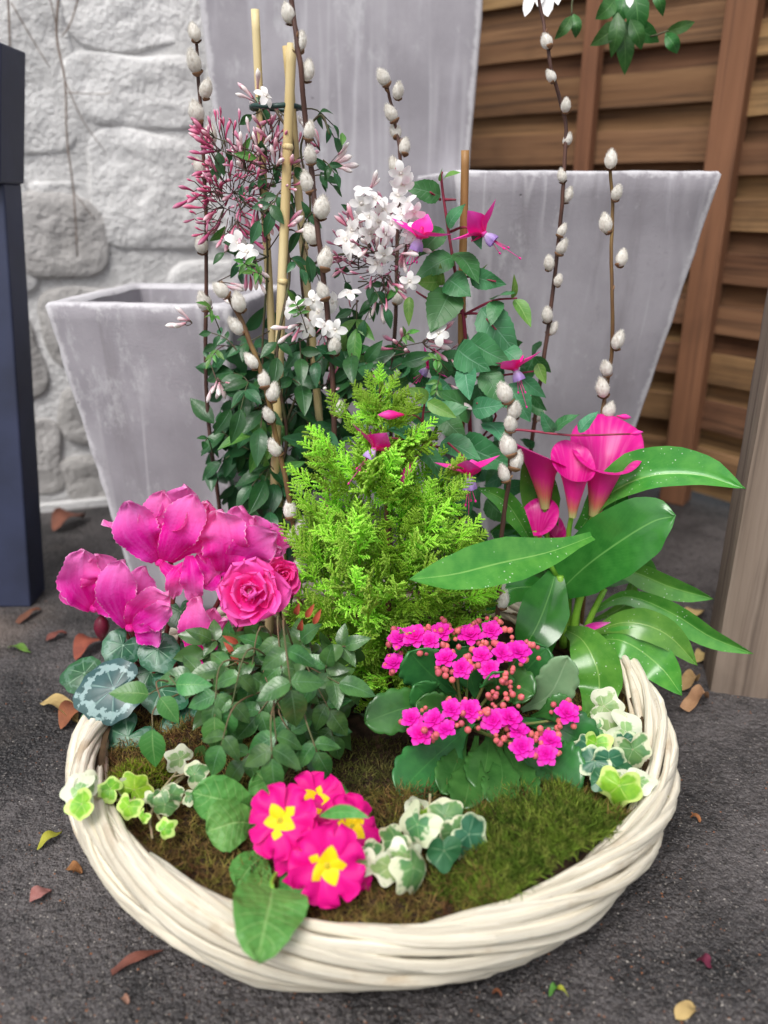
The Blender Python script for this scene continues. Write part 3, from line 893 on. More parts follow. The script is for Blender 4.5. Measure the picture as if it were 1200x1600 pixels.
willow('short pussy willow twig behind the white jasmine flowers', 1.0, [(600, 118), (612, 165), (620, 210), (626, 255), (622, 330), (620, 420), (618, 500), (612, 600)],
       [(599, 122), (622, 143), (611, 178), (618, 205), (632, 230), (617, 260), (622, 465)], csz=32)
willow('tall curved pussy willow twig reaching up to the hanging green leaves', .97, [(836, -40), (846, 20), (853, 60), (862, 110), (876, 160), (884, 200), (880, 290), (876, 340), (868, 420), (858, 500), (848, 570), (838, 640), (830, 700)],
       [(853, 66), (860, 120), (883, 166), (888, 218), (877, 275), (888, 305), (877, 360), (877, 386), (857, 411), (871, 438), (854, 492), (864, 515), (832, 625), (843, 650)], csz=29)
willow('olive pussy willow twig standing behind the pink calla flowers', .92, [(953, 252), (957, 330), (955, 400), (957, 480), (955, 560), (945, 620), (940, 660), (930, 760)],
       [(953, 250), (962, 302), (948, 350), (970, 403), (964, 531), (946, 575), (940, 605), (950, 640)], mat=M_BARK2, csz=36)
willow('slanting pussy willow twig between the cyclamen and the lime cypress', .80, [(344, 440), (372, 490), (395, 545), (412, 595), (425, 650), (440, 720), (452, 780), (462, 850), (466, 910)],
       [(347, 453), (374, 472), (369, 511), (394, 563), (413, 592), (427, 612), (421, 648), (429, 702), (454, 795), (472, 823), (458, 840), (470, 882)], .0030, .0024, mat=M_BARK2)
willow('short pussy willow twig between the fuchsia and the spotted calla leaf', .775, [(794, 604), (796, 650), (797, 700), (795, 750), (788, 800), (783, 850), (780, 920)],
       [(788, 613), (803, 640), (797, 660), (793, 695), (806, 718), (787, 738), (780, 915), (785, 935)])
# ------------------------------------------------------------------ plant materials
M_JLEAF = leaf_mat('jasmine_leaf', us=0.03, c1=L(54, 104, 58), c2=L(34, 78, 44), vein=L(70, 116, 84), rough=.32, vw=.08, side=.25, back=L(70, 112, 80))
M_JLEAFL = leaf_mat('young_jasmine_leaf', us=0.03, c1=L(92, 146, 62), c2=L(70, 122, 54), vein=L(130, 170, 90), rough=.38)
M_JSTEM = plain('jasmine_stem', L(70, 84, 50), L(86, 62, 56), 60, 0.6)
M_JSTEM2 = plain('jasmine_flower_stalk', L(96, 66, 70), L(70, 78, 50), 60, 0.6)
def m_grad(name, c0, c1, c2, t1=.5, rough=.5, trans=.25, hv=.2, nz_=0.15, spec=.3, ba=0.0, sat=None):
    m, nt, out = newmat(name); r = orand(nt)
    sx = nt.nodes.new('ShaderNodeSeparateXYZ'); put(nt, sx.inputs[0], tc(nt, 'UV'))
    v = E(nt, sx.outputs[1]); n = nz(nt, 60, tc(nt, 'Object'), 3, w=r * 7)
    q = v + (n - .5) * nz_
    col = mixc(nt, q.smooth(0.02, t1), c0, c1)
    col = mixc(nt, q.smooth(t1, 1.0), col, c2)
    col = hsv(nt, col, h=(r - .5) * .016 + .5, v=r * hv + (1 - hv * .55))
    bsdf(nt, out, col, rough, spec, None, trans)
    return m
M_JBUD = m_grad('pink_jasmine_bud', L(184, 84, 120), L(224, 140, 168), L(244, 214, 222), .55)
M_JBUDD = m_grad('deep_pink_jasmine_bud', L(168, 60, 100), L(210, 88, 134), L(230, 160, 186), .5)
M_JBUDW = m_grad('pale_jasmine_bud', L(214, 150, 166), L(240, 214, 218), L(248, 246, 242), .45)
M_WPET = m_grad('white_jasmine_petal', L(228, 222, 206), L(246, 244, 242), L(248, 247, 246), .3, trans=.3, hv=.06)
M_WTUBE = m_grad('jasmine_tube', L(206, 110, 140), L(232, 180, 192), L(244, 236, 232), .5)
M_FLEAF = leaf_mat('fuchsia_leaf', us=0.04, c1=L(76, 140, 88), c2=L(52, 112, 64), vein=L(104, 152, 116), nv=7, rough=.42, side=.6, back=L(104, 140, 104), hv=.6, hue=.03)
M_FLEAFL = leaf_mat('young_fuchsia_leaf', us=0.04, c1=L(112, 158, 70), c2=L(90, 140, 60), vein=L(150, 180, 110), nv=6, rough=.42)
M_FSTEM = plain('fuchsia_stem', L(150, 52, 78), L(112, 50, 58), 60, 0.5)
M_FPINK = m_grad('fuchsia_sepal', L(226, 30, 116), L(242, 40, 160), L(246, 84, 190), .45, trans=.2, rough=.4)
M_FPUR = m_grad('fuchsia_corolla', L(226, 210, 238), L(200, 172, 230), L(180, 142, 218), .5, trans=.3)
M_CYP = m_grad('lime_cypress', L(136, 204, 44), L(174, 232, 70), L(210, 246, 116), .5, trans=.45, rough=.6, hv=.65, spec=.2)
M_CYPB = plain('cypress_bark', L(120, 84, 56), L(90, 62, 44), 60, .8)
M_CALLA = leaf_mat('calla_leaf', L(96, 158, 64), L(68, 136, 50), L(144, 190, 100), nv=22, slope=.9, side=.08, rough=.24, spec=.55, spots=190, vw=.05, back=L(140, 176, 96), hv=.2, bmp=.2)
M_CALLAG = leaf_mat('glossy_calla_leaf', L(60, 132, 54), L(44, 114, 44), L(112, 174, 90), nv=22, slope=.9, side=.08, rough=.14, spec=.6, vw=.04, back=L(140, 176, 96), hv=.1, bmp=.15)
M_CSTALK = plain('calla_stalk', L(136, 184, 64), L(110, 164, 52), 40, .4, .4, hv=.2)
def m_spathe():
    m, nt, out = newmat('calla_spathe'); r = orand(nt)
    sx = nt.nodes.new('ShaderNodeSeparateXYZ'); put(nt, sx.inputs[0], tc(nt, 'UV'))
    u, v = E(nt, sx.outputs[0]), E(nt, sx.outputs[1])
    cv = nt.nodes.new('ShaderNodeCombineXYZ'); put(nt, cv.inputs[0], u * 40); put(nt, cv.inputs[1], v * 2); put(nt, cv.inputs[2], r * 20)
    st = nz(nt, 1.0, cv.outputs[0], 3)
    g = nt.nodes.new('ShaderNodeNewGeometry'); bk = E(nt, g.outputs['Backfacing'])
    outc = mixc(nt, (v + (st - .5) * .25).smooth(0.02, .26), L(186, 186, 120), L(212, 112, 100))
    outc = mixc(nt, (v + (st - .5) * .3).smooth(0.20, .52), outc, L(224, 40, 142))
    inc = mixc(nt, st.smooth(.4, .8) * .40, L(214, 16, 140), L(238, 120, 184))
    inc = mixc(nt, v.smooth(.97, 1.0) * .6, inc, L(196, 20, 124))
    col = mixc(nt, bk, inc, outc)
    bsdf(nt, out, col, .34, .4, bump(nt, st, .15, .001), .22)
    return m
M_SPATHE = m_spathe()
M_SPADIX = plain('spadix', L(222, 150, 40), L(200, 110, 40), 200, .7)
M_CYLEAF = leaf_mat('cyclamen_leaf', us=0.06, c1=L(48, 104, 66), c2=L(32, 80, 54), vein=L(128, 168, 136), radial=True, nv=7, rough=.36, ring=(L(120, 152, 138), .58, .86, .35), hv=.3, trans=.1)
M_CYLEAFS = leaf_mat('silver_cyclamen_leaf', us=0.06, c1=L(54, 88, 88), c2=L(36, 68, 66), vein=L(120, 152, 144), radial=True, nv=7, rough=.34, ring=(L(160, 186, 184), .60, .88, .65), hv=.1, trans=.08)
def m_cyc():
    m, nt, out = newmat('cyclamen_petal'); r = orand(nt)
    sx = nt.nodes.new('ShaderNodeSeparateXYZ'); put(nt, sx.inputs[0], tc(nt, 'UV'))
    u, v = E(nt, sx.outputs[0]), E(nt, sx.outputs[1]); a = ((u - .5) * 2).abs()
    cv = nt.nodes.new('ShaderNodeCombineXYZ'); put(nt, cv.inputs[0], u * 9); put(nt, cv.inputs[1], v * 2.4); put(nt, cv.inputs[2], r * 20)
    st = nz(nt, 1.0, cv.outputs[0], 4)
    col = mixc(nt, st.smooth(.35, .7), L(242, 28, 172), L(246, 78, 194))
    col = mixc(nt, v.smooth(.35, 1.0) * .60, col, L(250, 160, 218))
    em = a.op('MAXIMUM', v) + (nz(nt, 260, tc(nt, 'Object'), 3) - .5) * .34
    col = mixc(nt, em.smooth(.94, 1.04) * .75, col, L(248, 206, 232))
    col = mixc(nt, v.smooth(.16, .0) * .6, col, L(206, 12, 120))
    col = hsv(nt, col, h=(r - .5) * .02 + .5, v=r * .2 + .88)
    bsdf(nt, out, col, .62, .15, bump(nt, st * .6 + nz(nt, 240, tc(nt, 'Object'), 4) * 1.0, .5, .002), .42)
    return m
M_CYPET = m_cyc()
M_CYSTEM = plain('cyclamen_stalk', L(134, 74, 62), L(104, 56, 52), 40, .5)
M_MAROON = plain('cyclamen_bud', L(112, 30, 52), L(84, 24, 42), 40, .45)
M_RLEAF = leaf_mat('rose_leaf', us=0.04, c1=L(80, 126, 64), c2=L(48, 90, 46), vein=L(96, 136, 96), nv=8, rough=.26, spec=.55, side=.4, back=L(110, 140, 112), hv=.4)
M_RLEAFB = leaf_mat('bright_rose_leaf', us=0.04, c1=L(74, 136, 64), c2=L(56, 116, 54), vein=L(128, 170, 104), nv=8, rough=.34, side=.4, hv=.25)
M_RSTEM = plain('rose_stem', L(112, 84, 66), L(84, 96, 60), 40, .6)
M_RRED = plain('red_rose_shoot', L(176, 84, 62), L(150, 62, 50), 40, .5)
M_RPET = m_grad('rose_petal', L(230, 14, 132), L(242, 40, 160), L(246, 96, 190), .55, trans=.3, rough=.5, hv=.12)
M_RPETR = m_grad('red_rose_petal', L(226, 14, 120), L(238, 34, 144), L(244, 76, 168), .55, trans=.3, rough=.5, hv=.12)
M_RHEART = plain('rose_heart', L(250, 186, 214), L(240, 140, 186), 60, .5, trans=.2)
M_KLEAF = leaf_mat('kalanchoe_leaf', L(58, 116, 54), L(40, 94, 42), L(72, 124, 64), nv=5, rough=.26, spec=.5, side=.15, trans=.06, hv=.25, vw=.05, bmp=.15)
M_KLEAFP = leaf_mat('pale_kalanchoe_leaf', L(122, 152, 112), L(104, 138, 98), L(140, 166, 128), nv=5, rough=.36, side=.1, trans=.1, hv=.1)
M_KSTEM = plain('kalanchoe_stalk', L(104, 130, 70), L(130, 110, 70), 40, .5)
M_KPET = m_grad('kalanchoe_petal', L(240, 70, 190), L(226, 14, 168), L(230, 40, 184), .4, trans=.25, hv=.15)
M_KBUD = m_grad('kalanchoe_bud', L(184, 146, 96), L(206, 108, 100), L(224, 104, 122), .5, trans=.1, rough=.4, hv=.45, nz_=.5)
M_PLEAF = leaf_mat('primrose_leaf', L(98, 160, 76), L(74, 138, 62), L(140, 188, 110), nv=9, rough=.5, side=.9, wrinkle=150, bmp=.55, hv=.2)
def m_prim():
    m, nt, out = newmat('primrose_petal'); r = orand(nt)
    sx = nt.nodes.new('ShaderNodeSeparateXYZ'); put(nt, sx.inputs[0], tc(nt, 'UV'))
    u, v = E(nt, sx.outputs[0]), E(nt, sx.outputs[1]); a = ((u - .5) * 2).abs()
    n = nz(nt, 90, tc(nt, 'Object'), 3, w=r * 7)
    col = mixc(nt, n.smooth(.3, .7), L(214, 4, 120), L(234, 18, 150))
    q = v + a * .42 + (n - .5) * .08
    col = mixc(nt, q.smooth(.53, .49), col, L(250, 214, 20))
    col = mixc(nt, q.smooth(.60, .53) * .25, col, L(170, 0, 80))
    col = mixc(nt, q.smooth(.50, .48), col, L(250, 216, 24))
    bsdf(nt, out, hsv(nt, col, v=r * .12 + .93), .5, .25, bump(nt, n, .15, .001), .25)
    return m
M_PPET = m_prim()
M_PEYE = plain('primrose_eye', L(206, 180, 30), L(160, 150, 40), 300, .6)
M_IVY = leaf_mat('variegated_ivy_leaf', us=0.045, c1=L(106, 152, 88), c2=L(76, 128, 78), vein=L(150, 184, 130), edge=L(208, 212, 178), edge_t=.72, radial=True, nv=5, rough=.42, hv=.2, enoise=1.5)
M_IVYP = leaf_mat('cream_ivy_leaf', us=0.045, c1=L(160, 190, 124), c2=L(124, 166, 102), vein=L(206, 216, 176), edge=L(220, 224, 198), edge_t=.55, radial=True, nv=5, rough=.42, hv=.15, enoise=1.7)
M_IVYD = leaf_mat('dark_ivy_leaf', us=0.045, c1=L(58, 114, 80), c2=L(44, 96, 66), vein=L(130, 170, 132), edge=L(206, 214, 178), edge_t=.96, radial=True, nv=5, rough=.34, hv=.2)
M_IVYL = leaf_mat('lime_ivy_leaf', us=0.045, c1=L(148, 194, 52), c2=L(112, 166, 48), vein=L(186, 214, 104), edge=L(206, 224, 128), edge_t=.86, radial=True, nv=5, rough=.4, hv=.15)
M_ISTEM = plain('ivy_stem', L(160, 160, 118), L(136, 112, 92), 60, .6)

# ------------------------------------------------------------------ shared leaf and flower meshes
def radial_leaf(name, mat, Rf, cup=.12, wave=.05, seed=0, n=6, m=48):
    """leaf whose stalk joins at the origin; Rf(theta), theta=0 along +Y (tip)"""
    mb = MB(); rr = random.Random(seed); ph = rr.uniform(0, 6)
    def fn(a, b):
        th = (b - .5) * 2 * math.pi; r = Rf(th) * a
        x, y = r * math.sin(th), r * math.cos(th)
        z = -cup * r * r + wave * a * a * math.sin(3 * th + ph) + .05 * math.exp(-(math.sin(th / 2 * 5) ** 2) * 8) * a * -.4
        return V((x, y, z)), (.5 + .5 * a, b)
    mb.grid(n, m, fn)
    return mb.mesh(name, mat)
def ivyR(l1, l2, l3):
    def f(t):
        t = abs(t)
        r = .47 + l1 * .62 * math.exp(-(t / .42) ** 2) + l2 * .78 * math.exp(-((t - 1.15) / .46) ** 2) + l3 * math.exp(-((t - 2.15) / .46) ** 2)
        return r * (1 - .45 * math.exp(-((t - math.pi) / .30) ** 2))
    return f
def cycR(t):
    t = abs(t); r = .62 * (1 + .12 * math.cos(t)) * (1 + .025 * math.sin(t * 11))
    return r * (1 - .80 * math.exp(-((t - math.pi) / .26) ** 2)) + .1 * math.exp(-(t / .3) ** 2)
IVY = {k: [radial_leaf('ivy_leaf', m_, ivyR(*q), cup=.55 - .2 * i, wave=.10, seed=i + 5) for i, q in enumerate(((.62, .36, .18), (.45, .22, .20), (.40, .34, .14), (.30, .12, .10)))]
       for k, m_ in (('v', M_IVY), ('p', M_IVYP), ('d', M_IVYD), ('l', M_IVYL))}
CYL = [radial_leaf('cyclamen_leaf', M_CYLEAF, cycR, .25, .05, 3), radial_leaf('cyclamen_leaf', M_CYLEAFS, cycR, .22, .05, 4)]
JL = [unit_leaf('jasmine_leaf', M_JLEAF, .25, 'lance', c, n=7, m=4, fold=.25, seed=i) for i, c in enumerate((.12, .28, .05, .4))]
JLL = [unit_leaf('young_jasmine_leaf', M_JLEAFL, .2, 'lance', c, n=7, m=4, fold=.3, seed=i) for i, c in enumerate((.15, .3))]
FL = [unit_leaf('fuchsia_leaf', M_FLEAF, .30, 'ovate', c, n=20, m=6, fold=.16, serr=.10, sk=10, ruffle=.06, rk=2, seed=i) for i, c in enumerate((.10, .25, .38))]
FLL = [unit_leaf('young_fuchsia_leaf', M_FLEAFL, .27, 'ovate', c, n=14, m=4, fold=.3, serr=.07, sk=7, seed=i) for i, c in enumerate((.1, .25))]
RL = [unit_leaf('rose_leaf', M_RLEAF, .31, 'ovate', c, n=20, m=6, fold=.16, serr=.07, sk=10, ruffle=.05, rk=1.5, seed=i) for i, c in enumerate((.08, .20, .32))]
RLB = [unit_leaf('bright_rose_leaf', M_RLEAFB, .33, 'ovate', c, n=20, m=6, fold=.14, serr=.06, sk=10, seed=i) for i, c in enumerate((.1, .25))]
def bud_mesh(name, mat, rad=.075):
    mb = MB(); pts = [V((.03 * math.sin(k * .5), .02 * math.sin(k * .7), k / 8)) for k in range(9)]
    mb.tube(pts, [rad * q for q in (.35, .42, .5, .6, .75, .95, 1.0, .75, .12)], 6)
    return mb.mesh(name, mat)
JB = {'p': bud_mesh('bud', M_JBUD, .11), 'd': bud_mesh('bud', M_JBUDD, .105), 'w': bud_mesh('bud', M_JBUDW, .13)}
jp = blade([V((0, .04, 0)), V((0, .3, .05)), V((0, .65, .03)), V((0, 1, -.12))], .33, 'petal', n=7, m=4, fold=.12, nh=(0, 0, 1), org=V()).mesh('jasmine_petal', M_WPET)
mb = MB(); mb.tube([V((0, 0, -1.25)), V((0, .04, -.8)), V((0, .02, -.3)), V((0, 0, -.02)), V((0, 0, .03))], [.05, .06, .07, .13, .15], 7); JTUBE = mb.mesh('jasmine_tube', M_WTUBE)

def jflower(parent, P, face, s):
    o = ob('flower', JTUBE, parent, P, frameZ(face, U(0, 6)), s)
    for k in range(5):
        ob('petal', jp, o, local=V((0, 0, 0)), rot=V((U(-.35, .15), U(-.2, .2), k * 1.2566 + U(-.1, .1))), scale=U(.9, 1.08))

# ------------------------------------------------------------------ jasmine
jb = V((-.125, .91, .072))
jas = thing('jasmine_plant', 'climbing jasmine with pink buds and white star flowers on bamboo canes', 'jasmine', jb)
def cpt(q, a, b): return at(*a).lerp(at(*b), q)
for a, pts in ((.0024, [(437, 960, .9), (420, 800, .89), (448, 690, .9), (432, 560, .88), (452, 430, .9), (440, 320, .9), (458, 230, .91), (430, 170, .92)]),
               (.0020, [(450, 970, .92), (470, 820, .93), (440, 700, .92), (480, 560, .93), (470, 420, .92), (485, 320, .92), (470, 230, .92), (500, 180, .9), (515, 210, .89)]),
               (.0018, [(440, 970, .92), (400, 850, .93), (420, 720, .94), (410, 560, .93), (418, 400, .93), (405, 280, .93), (412, 180, .93), (405, 150, .93)]),
               (.0016, [(475, 420, .93), (520, 400, .95), (575, 395, .95), (620, 400, .95)]), (.0016, [(480, 560, .93), (560, 545, .94), (640, 560, .93), (690, 545, .92)])):
    stem('vine_stem', [at(*q) for q in pts], a, a * .55, M_JSTEM, jas, 6, len(pts) * 6)
def in_poly(x, y, P):
    c = False
    for (x1, y1), (x2, y2) in zip(P, P[1:] + P[:1]):
        if (y1 > y) != (y2 > y) and x < (x2 - x1) * (y - y1) / (y2 - y1) + x1: c = not c
    return c
def sprig(parent, a, b, Ls, ll, mat, bow=.25, npair=3, r=.0009, face=.7, young=False, term=True, name='leaf', rs='twig'):
    """a leafy twig from a to b with opposite leaflets"""
    d = b - a; ln = d.length
    mid = a.lerp(b, .5) + V((0, 0, 1)) * ln * bow
    cur = cr([a, mid, b], 10)
    stem(rs, [a, mid, b], r, r * .6, mat, parent, 5, 6)
    for k in range(npair):
        q = .35 + .62 * (k + 1) / (npair + (1 if term else 0.4)); i = min(9, int(q * 10)); P = cur[i]; T = (cur[i + 1] - cur[i]).normalized()
        nrm = (cam_dir(P) * face + V((0, 0, 1)) * .45 + rdir() * .45).normalized()
        S = T.cross(nrm).normalized()
        for sg in (-1, 1):
            dd = (T * U(.3, .8) + S * sg * U(.7, 1.0) + rdir() * .25 - V((0, 0, .25))).normalized()
            l_ = ll * U(.7, 1.1)
            put_leaf(name, rnd.choice(Ls), parent, P, P + dd * l_, nrm)
    if term:
        P = b; T = (cur[10] - cur[8]).normalized(); nrm = (cam_dir(P) * face + V((0, 0, 1)) * .45 + rdir() * .4).normalized()
        put_leaf(name, rnd.choice(Ls), parent, P, P + (T + rdir() * .2 - V((0, 0, .2))).normalized() * ll * U(.95, 1.25), nrm)
body = [(345, 560), (395, 500), (440, 530), (500, 520), (560, 470), (600, 500), (640, 560), (640, 640), (560, 640), (520, 700), (480, 760), (470, 850), (430, 850), (380, 800), (345, 770), (325, 720), (330, 640)]
n = 0
while n < 66:
    x, y = U(320, 650), U(470, 850)
    if not in_poly(x, y, body): continue
    Y = U(.85, .99); sx = 445 + U(-25, 35) if x < 520 else 500 + U(0, 100)
    b = at(x, y, Y); a = at(sx * .6 + x * .4, y - U(-50, 60), U(.9, .95))
    if (a - b).length < .02: continue
    sprig(jas, a, b, JL if rnd.random() < .9 else JLL, U(36, 54) * pxm(b), M_JSTEM, U(-.1, .3), rnd.choice((1, 1, 2)))
    n += 1
for (x0, y0, x1, y1, l_, np_) in ((455, 190, 395, 180, 24, 1), (470, 170, 520, 195, 30, 1), (500, 180, 522, 215, 26, 1), (480, 280, 520, 290, 26, 2), (505, 250, 522, 270, 24, 2), (450, 310, 405, 345, 34, 1),
                        (450, 300, 470, 360, 40, 1), (455, 320, 480, 400, 40, 1), (445, 305, 425, 330, 34, 1), (430, 280, 400, 285, 22, 2), (420, 260, 440, 270, 24, 2), (470, 360, 490, 330, 26, 1),
                        (410, 380, 370, 410, 26, 2), (415, 400, 380, 425, 28, 2), (440, 400, 470, 420, 30, 2), (480, 410, 500, 440, 28, 2), (490, 470, 455, 470, 26, 2), (400, 400, 350, 395, 22, 1),
                        (560, 440, 600, 480, 28, 2), (600, 450, 570, 500, 30, 2), (560, 470, 540, 520, 32, 2), (640, 520, 610, 560, 26, 2), (520, 400, 540, 440, 24, 1), (560, 380, 545, 330, 16, 1),
                        (420, 560, 340, 540, 26, 2), (380, 560, 330, 520, 22, 2), (340, 600, 325, 560, 22, 1), (335, 720, 320, 690, 22, 1)):
    b = at(x1, y1, U(.88, .95)); a = at(x0, y0, .92)
    sprig(jas, a, b, JL, l_ * pxm(b), M_JSTEM, U(.05, .3), np_)
imb = MB()                               # dense inner leaves, too many to pick apart
for i in range(330):
    x, y = U(330, 560), U(500, 860)
    if not in_poly(x, y, body): continue
    P = at(x, y, U(.93, 1.0)); d = (rdir() + V((0, -.2, -.5))).normalized(); R_ = frame(d, cam_dir(P) + rdir() * .7); l_ = U(34, 50) * pxm(P)
    o = len(imb.v); src = rnd.choice(JL)
    imb.v += [P - jb + R_ @ (v.co * l_) for v in src.vertices]; imb.uv += [(0.3, 0.5)] * len(src.vertices)
    imb.f += [tuple(q + o for q in p_.vertices) for p_ in src.polygons]; imb.mi += [0] * len(src.polygons)
tag(ob('inner_foliage', imb.mesh('inner_foliage', M_JLEAF), jas, jb), None, kind='stuff')
for (x0, y0, x1, y1) in ((345, 520, 325, 480), (350, 540, 330, 560), (395, 430, 380, 410), (420, 440, 395, 425), (480, 520, 460, 470), (620, 540, 640, 520), (700, 580, 675, 560), (690, 580, 680, 620)):
    b = at(x1, y1, .86); a = at(x0, y0, .88)
    sprig(jas, a, b, JLL, 20 * pxm(b), M_JSTEM, .1, 3, .0007)
def buds(cx, cy, n, sp, kind, aim=None, size=32, Y=.9, root=None):
    c = at(cx, cy, Y)
    if root: stem('flower_stalk', [at(*root), c], .0008, .0006, M_JSTEM2, jas, 5, 4)
    for i in range(n):
        d = rdir() if aim is None else (V((aim[0], U(-.6, .4), aim[1])).normalized() * U(.9, 1.5) + rdir()).normalized()
        s = size * U(.7, 1.15) * pxm(c)
        P = c + d * U(.15, 1) * sp * pxm(c) * V((1, .8, 1)).x
        mid = c.lerp(P, .6) + V((0, 0, U(-1, 1) * sp * .12 * pxm(c)))
        stem('pedicel', [c, mid, P], .0006, .0005, M_JSTEM2, jas, 4, 3)
        ob('bud', JB[kind[i % len(kind)]], jas, P, frameZ((d + rdir() * .3).normalized(), U(0, 6)), s)
for q in ((345, 235, 9, 34, 'ddp', (-1, .5)), (335, 215, 6, 26, 'dd', (-.8, .8)), (352, 268, 8, 40, 'dp', (-1, .1)), (330, 300, 8, 34, 'd', (-1, 0)), (350, 325, 9, 40, 'dp', (-.9, -.3)), (365, 300, 9, 38, 'pd', None),
          (370, 345, 8, 34, 'dp', (-.4, -1)), (385, 265, 8, 34, 'pw', (-.2, .8)), (405, 240, 8, 34, 'pw', (.1, 1)), (425, 225, 6, 26, 'pp', (.2, 1)), (430, 265, 8, 30, 'pw', (.2, .8)), (445, 290, 7, 30, 'pw', (.6, .5)),
          (500, 235, 6, 30, 'pw', (.2, 1)), (512, 260, 5, 26, 'w', (.8, .4)), (405, 165, 7, 24, 'pww', (-.2, 1)), (440, 180, 4, 20, 'p', (0, -1)), (400, 320, 8, 36, 'pd', (.2, -.6)), (390, 410, 6, 34, 'wp', (.2, -1)),
          (440, 360, 6, 34, 'wp', (.3, .2)), (340, 440, 4, 30, 'w', (.8, -.6))):
    buds(*q[:5], aim=q[5], Y=U(.89, .94), root=(420, min(400, q[1] + 30), .92))
for q in ((590, 400, 10, 50, 'pw', (.4, .6)), (580, 385, 8, 50, 'wp', (-.6, .3)), (600, 430, 8, 50, 'pw', (.3, -.8)), (635, 380, 7, 36, 'wp', (.5, -.6)), (560, 400, 5, 40, 'p', (-1, -.2)), (575, 300, 4, 20, 'w', (.2, 1)),
          (660, 535, 10, 44, 'wp', (1, .4)), (690, 555, 8, 42, 'w', (1, 0)), (640, 550, 5, 30, 'p', (-.6, .3)), (470, 505, 5, 24, 'wp', (-.4, -.6)), (505, 520, 6, 26, 'wp', (.2, -.8)), (340, 590, 7, 34, 'w', (.1, -1)),
          (300, 505, 4, 30, 'w', (-1, 0)), (700, 600, 5, 30, 'w', (.8, -.8)), (510, 600, 6, 40, 'wp', None), (415, 630, 3, 30, 'w', (0, -1)), (560, 590, 4, 40, 'p', None), (690, 640, 4, 24, 'w', (.6, -1))):
    buds(*q[:5], aim=q[5], Y=U(.88, .93), root=(560 if q[0] > 520 else 450, q[1] + 20, .93) if q[0] > 420 else None, size=30)
for (x, y) in ((372, 380), (386, 394), (568, 297), (586, 310), (560, 345), (548, 386), (540, 375), (592, 346), (602, 366), (576, 340), (630, 288), (636, 318), (647, 332), (640, 372), (588, 412), (600, 398), (545, 458), (498, 488),
               (480, 512), (506, 508), (524, 515), (466, 480), (612, 350), (622, 306), (519, 472), (455, 478), (578, 365), (626, 272), (550, 360), (415, 150), (565, 318), (645, 360), (640, 440), (685, 520), (490, 470), (600, 330), (628, 335)):
    P = at(x, y, U(.865, .895)); f_ = (cam_dir(P) * 1.0 + rdir() * .75 + V((0, 0, .25))).normalized()
    jflower(jas, P, f_, 20 * pxm(P) * U(.85, 1.12))

bmb = [MB(), MB()]                        # the finer bud haze of the upper clusters
def add_bud(mb, P, d, s, rad=.11):
    e = d.orthogonal().normalized() * s * .06
    mb.tube([P - jb + d * s * k + e * math.sin(k * 3) for k in (0, .3, .6, .82, 1)], [s * rad * q for q in (.4, .55, .95, 1, .15)], 5)
for i in range(230):
    if i % 3 == 2: cx, cy, rx, ry, kk = 590, 385, 68, 70, 1
    else: cx, cy, rx, ry, kk = ((352, 275, 62, 95, 0), (420, 245, 60, 70, 1), (345, 315, 50, 60, 0))[i % 4 % 3]
    a, q = U(0, 6.283), math.sqrt(rnd.random()); x, y = cx + rx * q * math.cos(a), cy + ry * q * math.sin(a)
    P = at(x, y, U(.89, .96)); C_ = at(cx + 14, cy + 20, .93); s_ = U(13, 24) * pxm(P); d = ((P - C_).normalized() + rdir() * .7 + V((0, 0, .25))).normalized()
    add_bud(bmb[kk if rnd.random() < .8 else 1 - kk], P, d, s_, U(.09, .13))
    stem_p = P.lerp(C_, U(.25, .5)) + V((0, 0, -.004))
    bmb[0].tube([stem_p - jb, P.lerp(stem_p, .5) - jb + rdir() * .002, P - jb], .0005, 4, False, mi=1)
tag(ob('bud_haze', bmb[0].mesh('bud_haze', [M_JBUDD, M_JSTEM2]), jas, jb), None, kind='stuff')
tag(ob('bud_haze', bmb[1].mesh('bud_haze', [M_JBUD, M_JSTEM2]), jas, jb), None, kind='stuff')
for i in range(26):                      # small leaves among the upper buds
    x, y = rnd.choice(((350, 260), (410, 240), (380, 320), (430, 300), (590, 400), (575, 430), (500, 260)))
    a = at(x + U(-45, 45), y + U(-50, 60), U(.9, .95)); d = (rdir() + V((0, -.2, -.2))).normalized()
    put_leaf('leaf', rnd.choice(JL if rnd.random() < .7 else JLL), jas, a, a + d * U(22, 40) * pxm(a), cam_dir(a) + rdir() * .6)

# ------------------------------------------------------------------ fuchsia
fb = V((.095, .93, .072))
fu = thing('fuchsia_plant', 'upright fuchsia with toothed leaves and hanging magenta and lilac flowers', 'fuchsia', fb)
def fst(pts, r0=.0016, r1=.0010): stem('stem', [at(*q) for q in pts], r0, r1, M_FSTEM, fu, 6)
fst([(740, 960, .93), (735, 800, .92), (735, 690, .92), (730, 590, .915), (725, 500, .915), (712, 430, .915), (702, 370, .915), (690, 285, .915), (691, 268, .915)], .0030, .0012)
fst([(725, 492, .915), (770, 470, .90), (808, 466, .89)]); fst([(725, 490, .915), (752, 492, .90), (775, 515, .88)]); fst([(725, 490, .915), (695, 482, .91), (660, 462, .90), (650, 455, .9)])
fst([(712, 440, .915), (735, 432, .90), (775, 440, .89)]); fst([(704, 362, .915), (725, 355, .905), (752, 362, .89)]); fst([(695, 312, .915), (712, 312, .90)]); fst([(688, 312, .915), (672, 300, .90)])
fst([(735, 690, .92), (700, 700, .86), (662, 690, .79), (660, 660, .785), (664, 625, .78)], .0020, .0012); fst([(662, 690, .79), (640, 688, .78), (612, 684, .77)]); fst([(664, 690, .79), (655, 708, .775), (645, 718, .77)])
fst([(660, 660, .785), (650, 650, .775), (630, 648, .765)], .0009, .0008); fst([(700, 692, .80), (722, 712, .78), (733, 735, .77)], .0012, .0010)
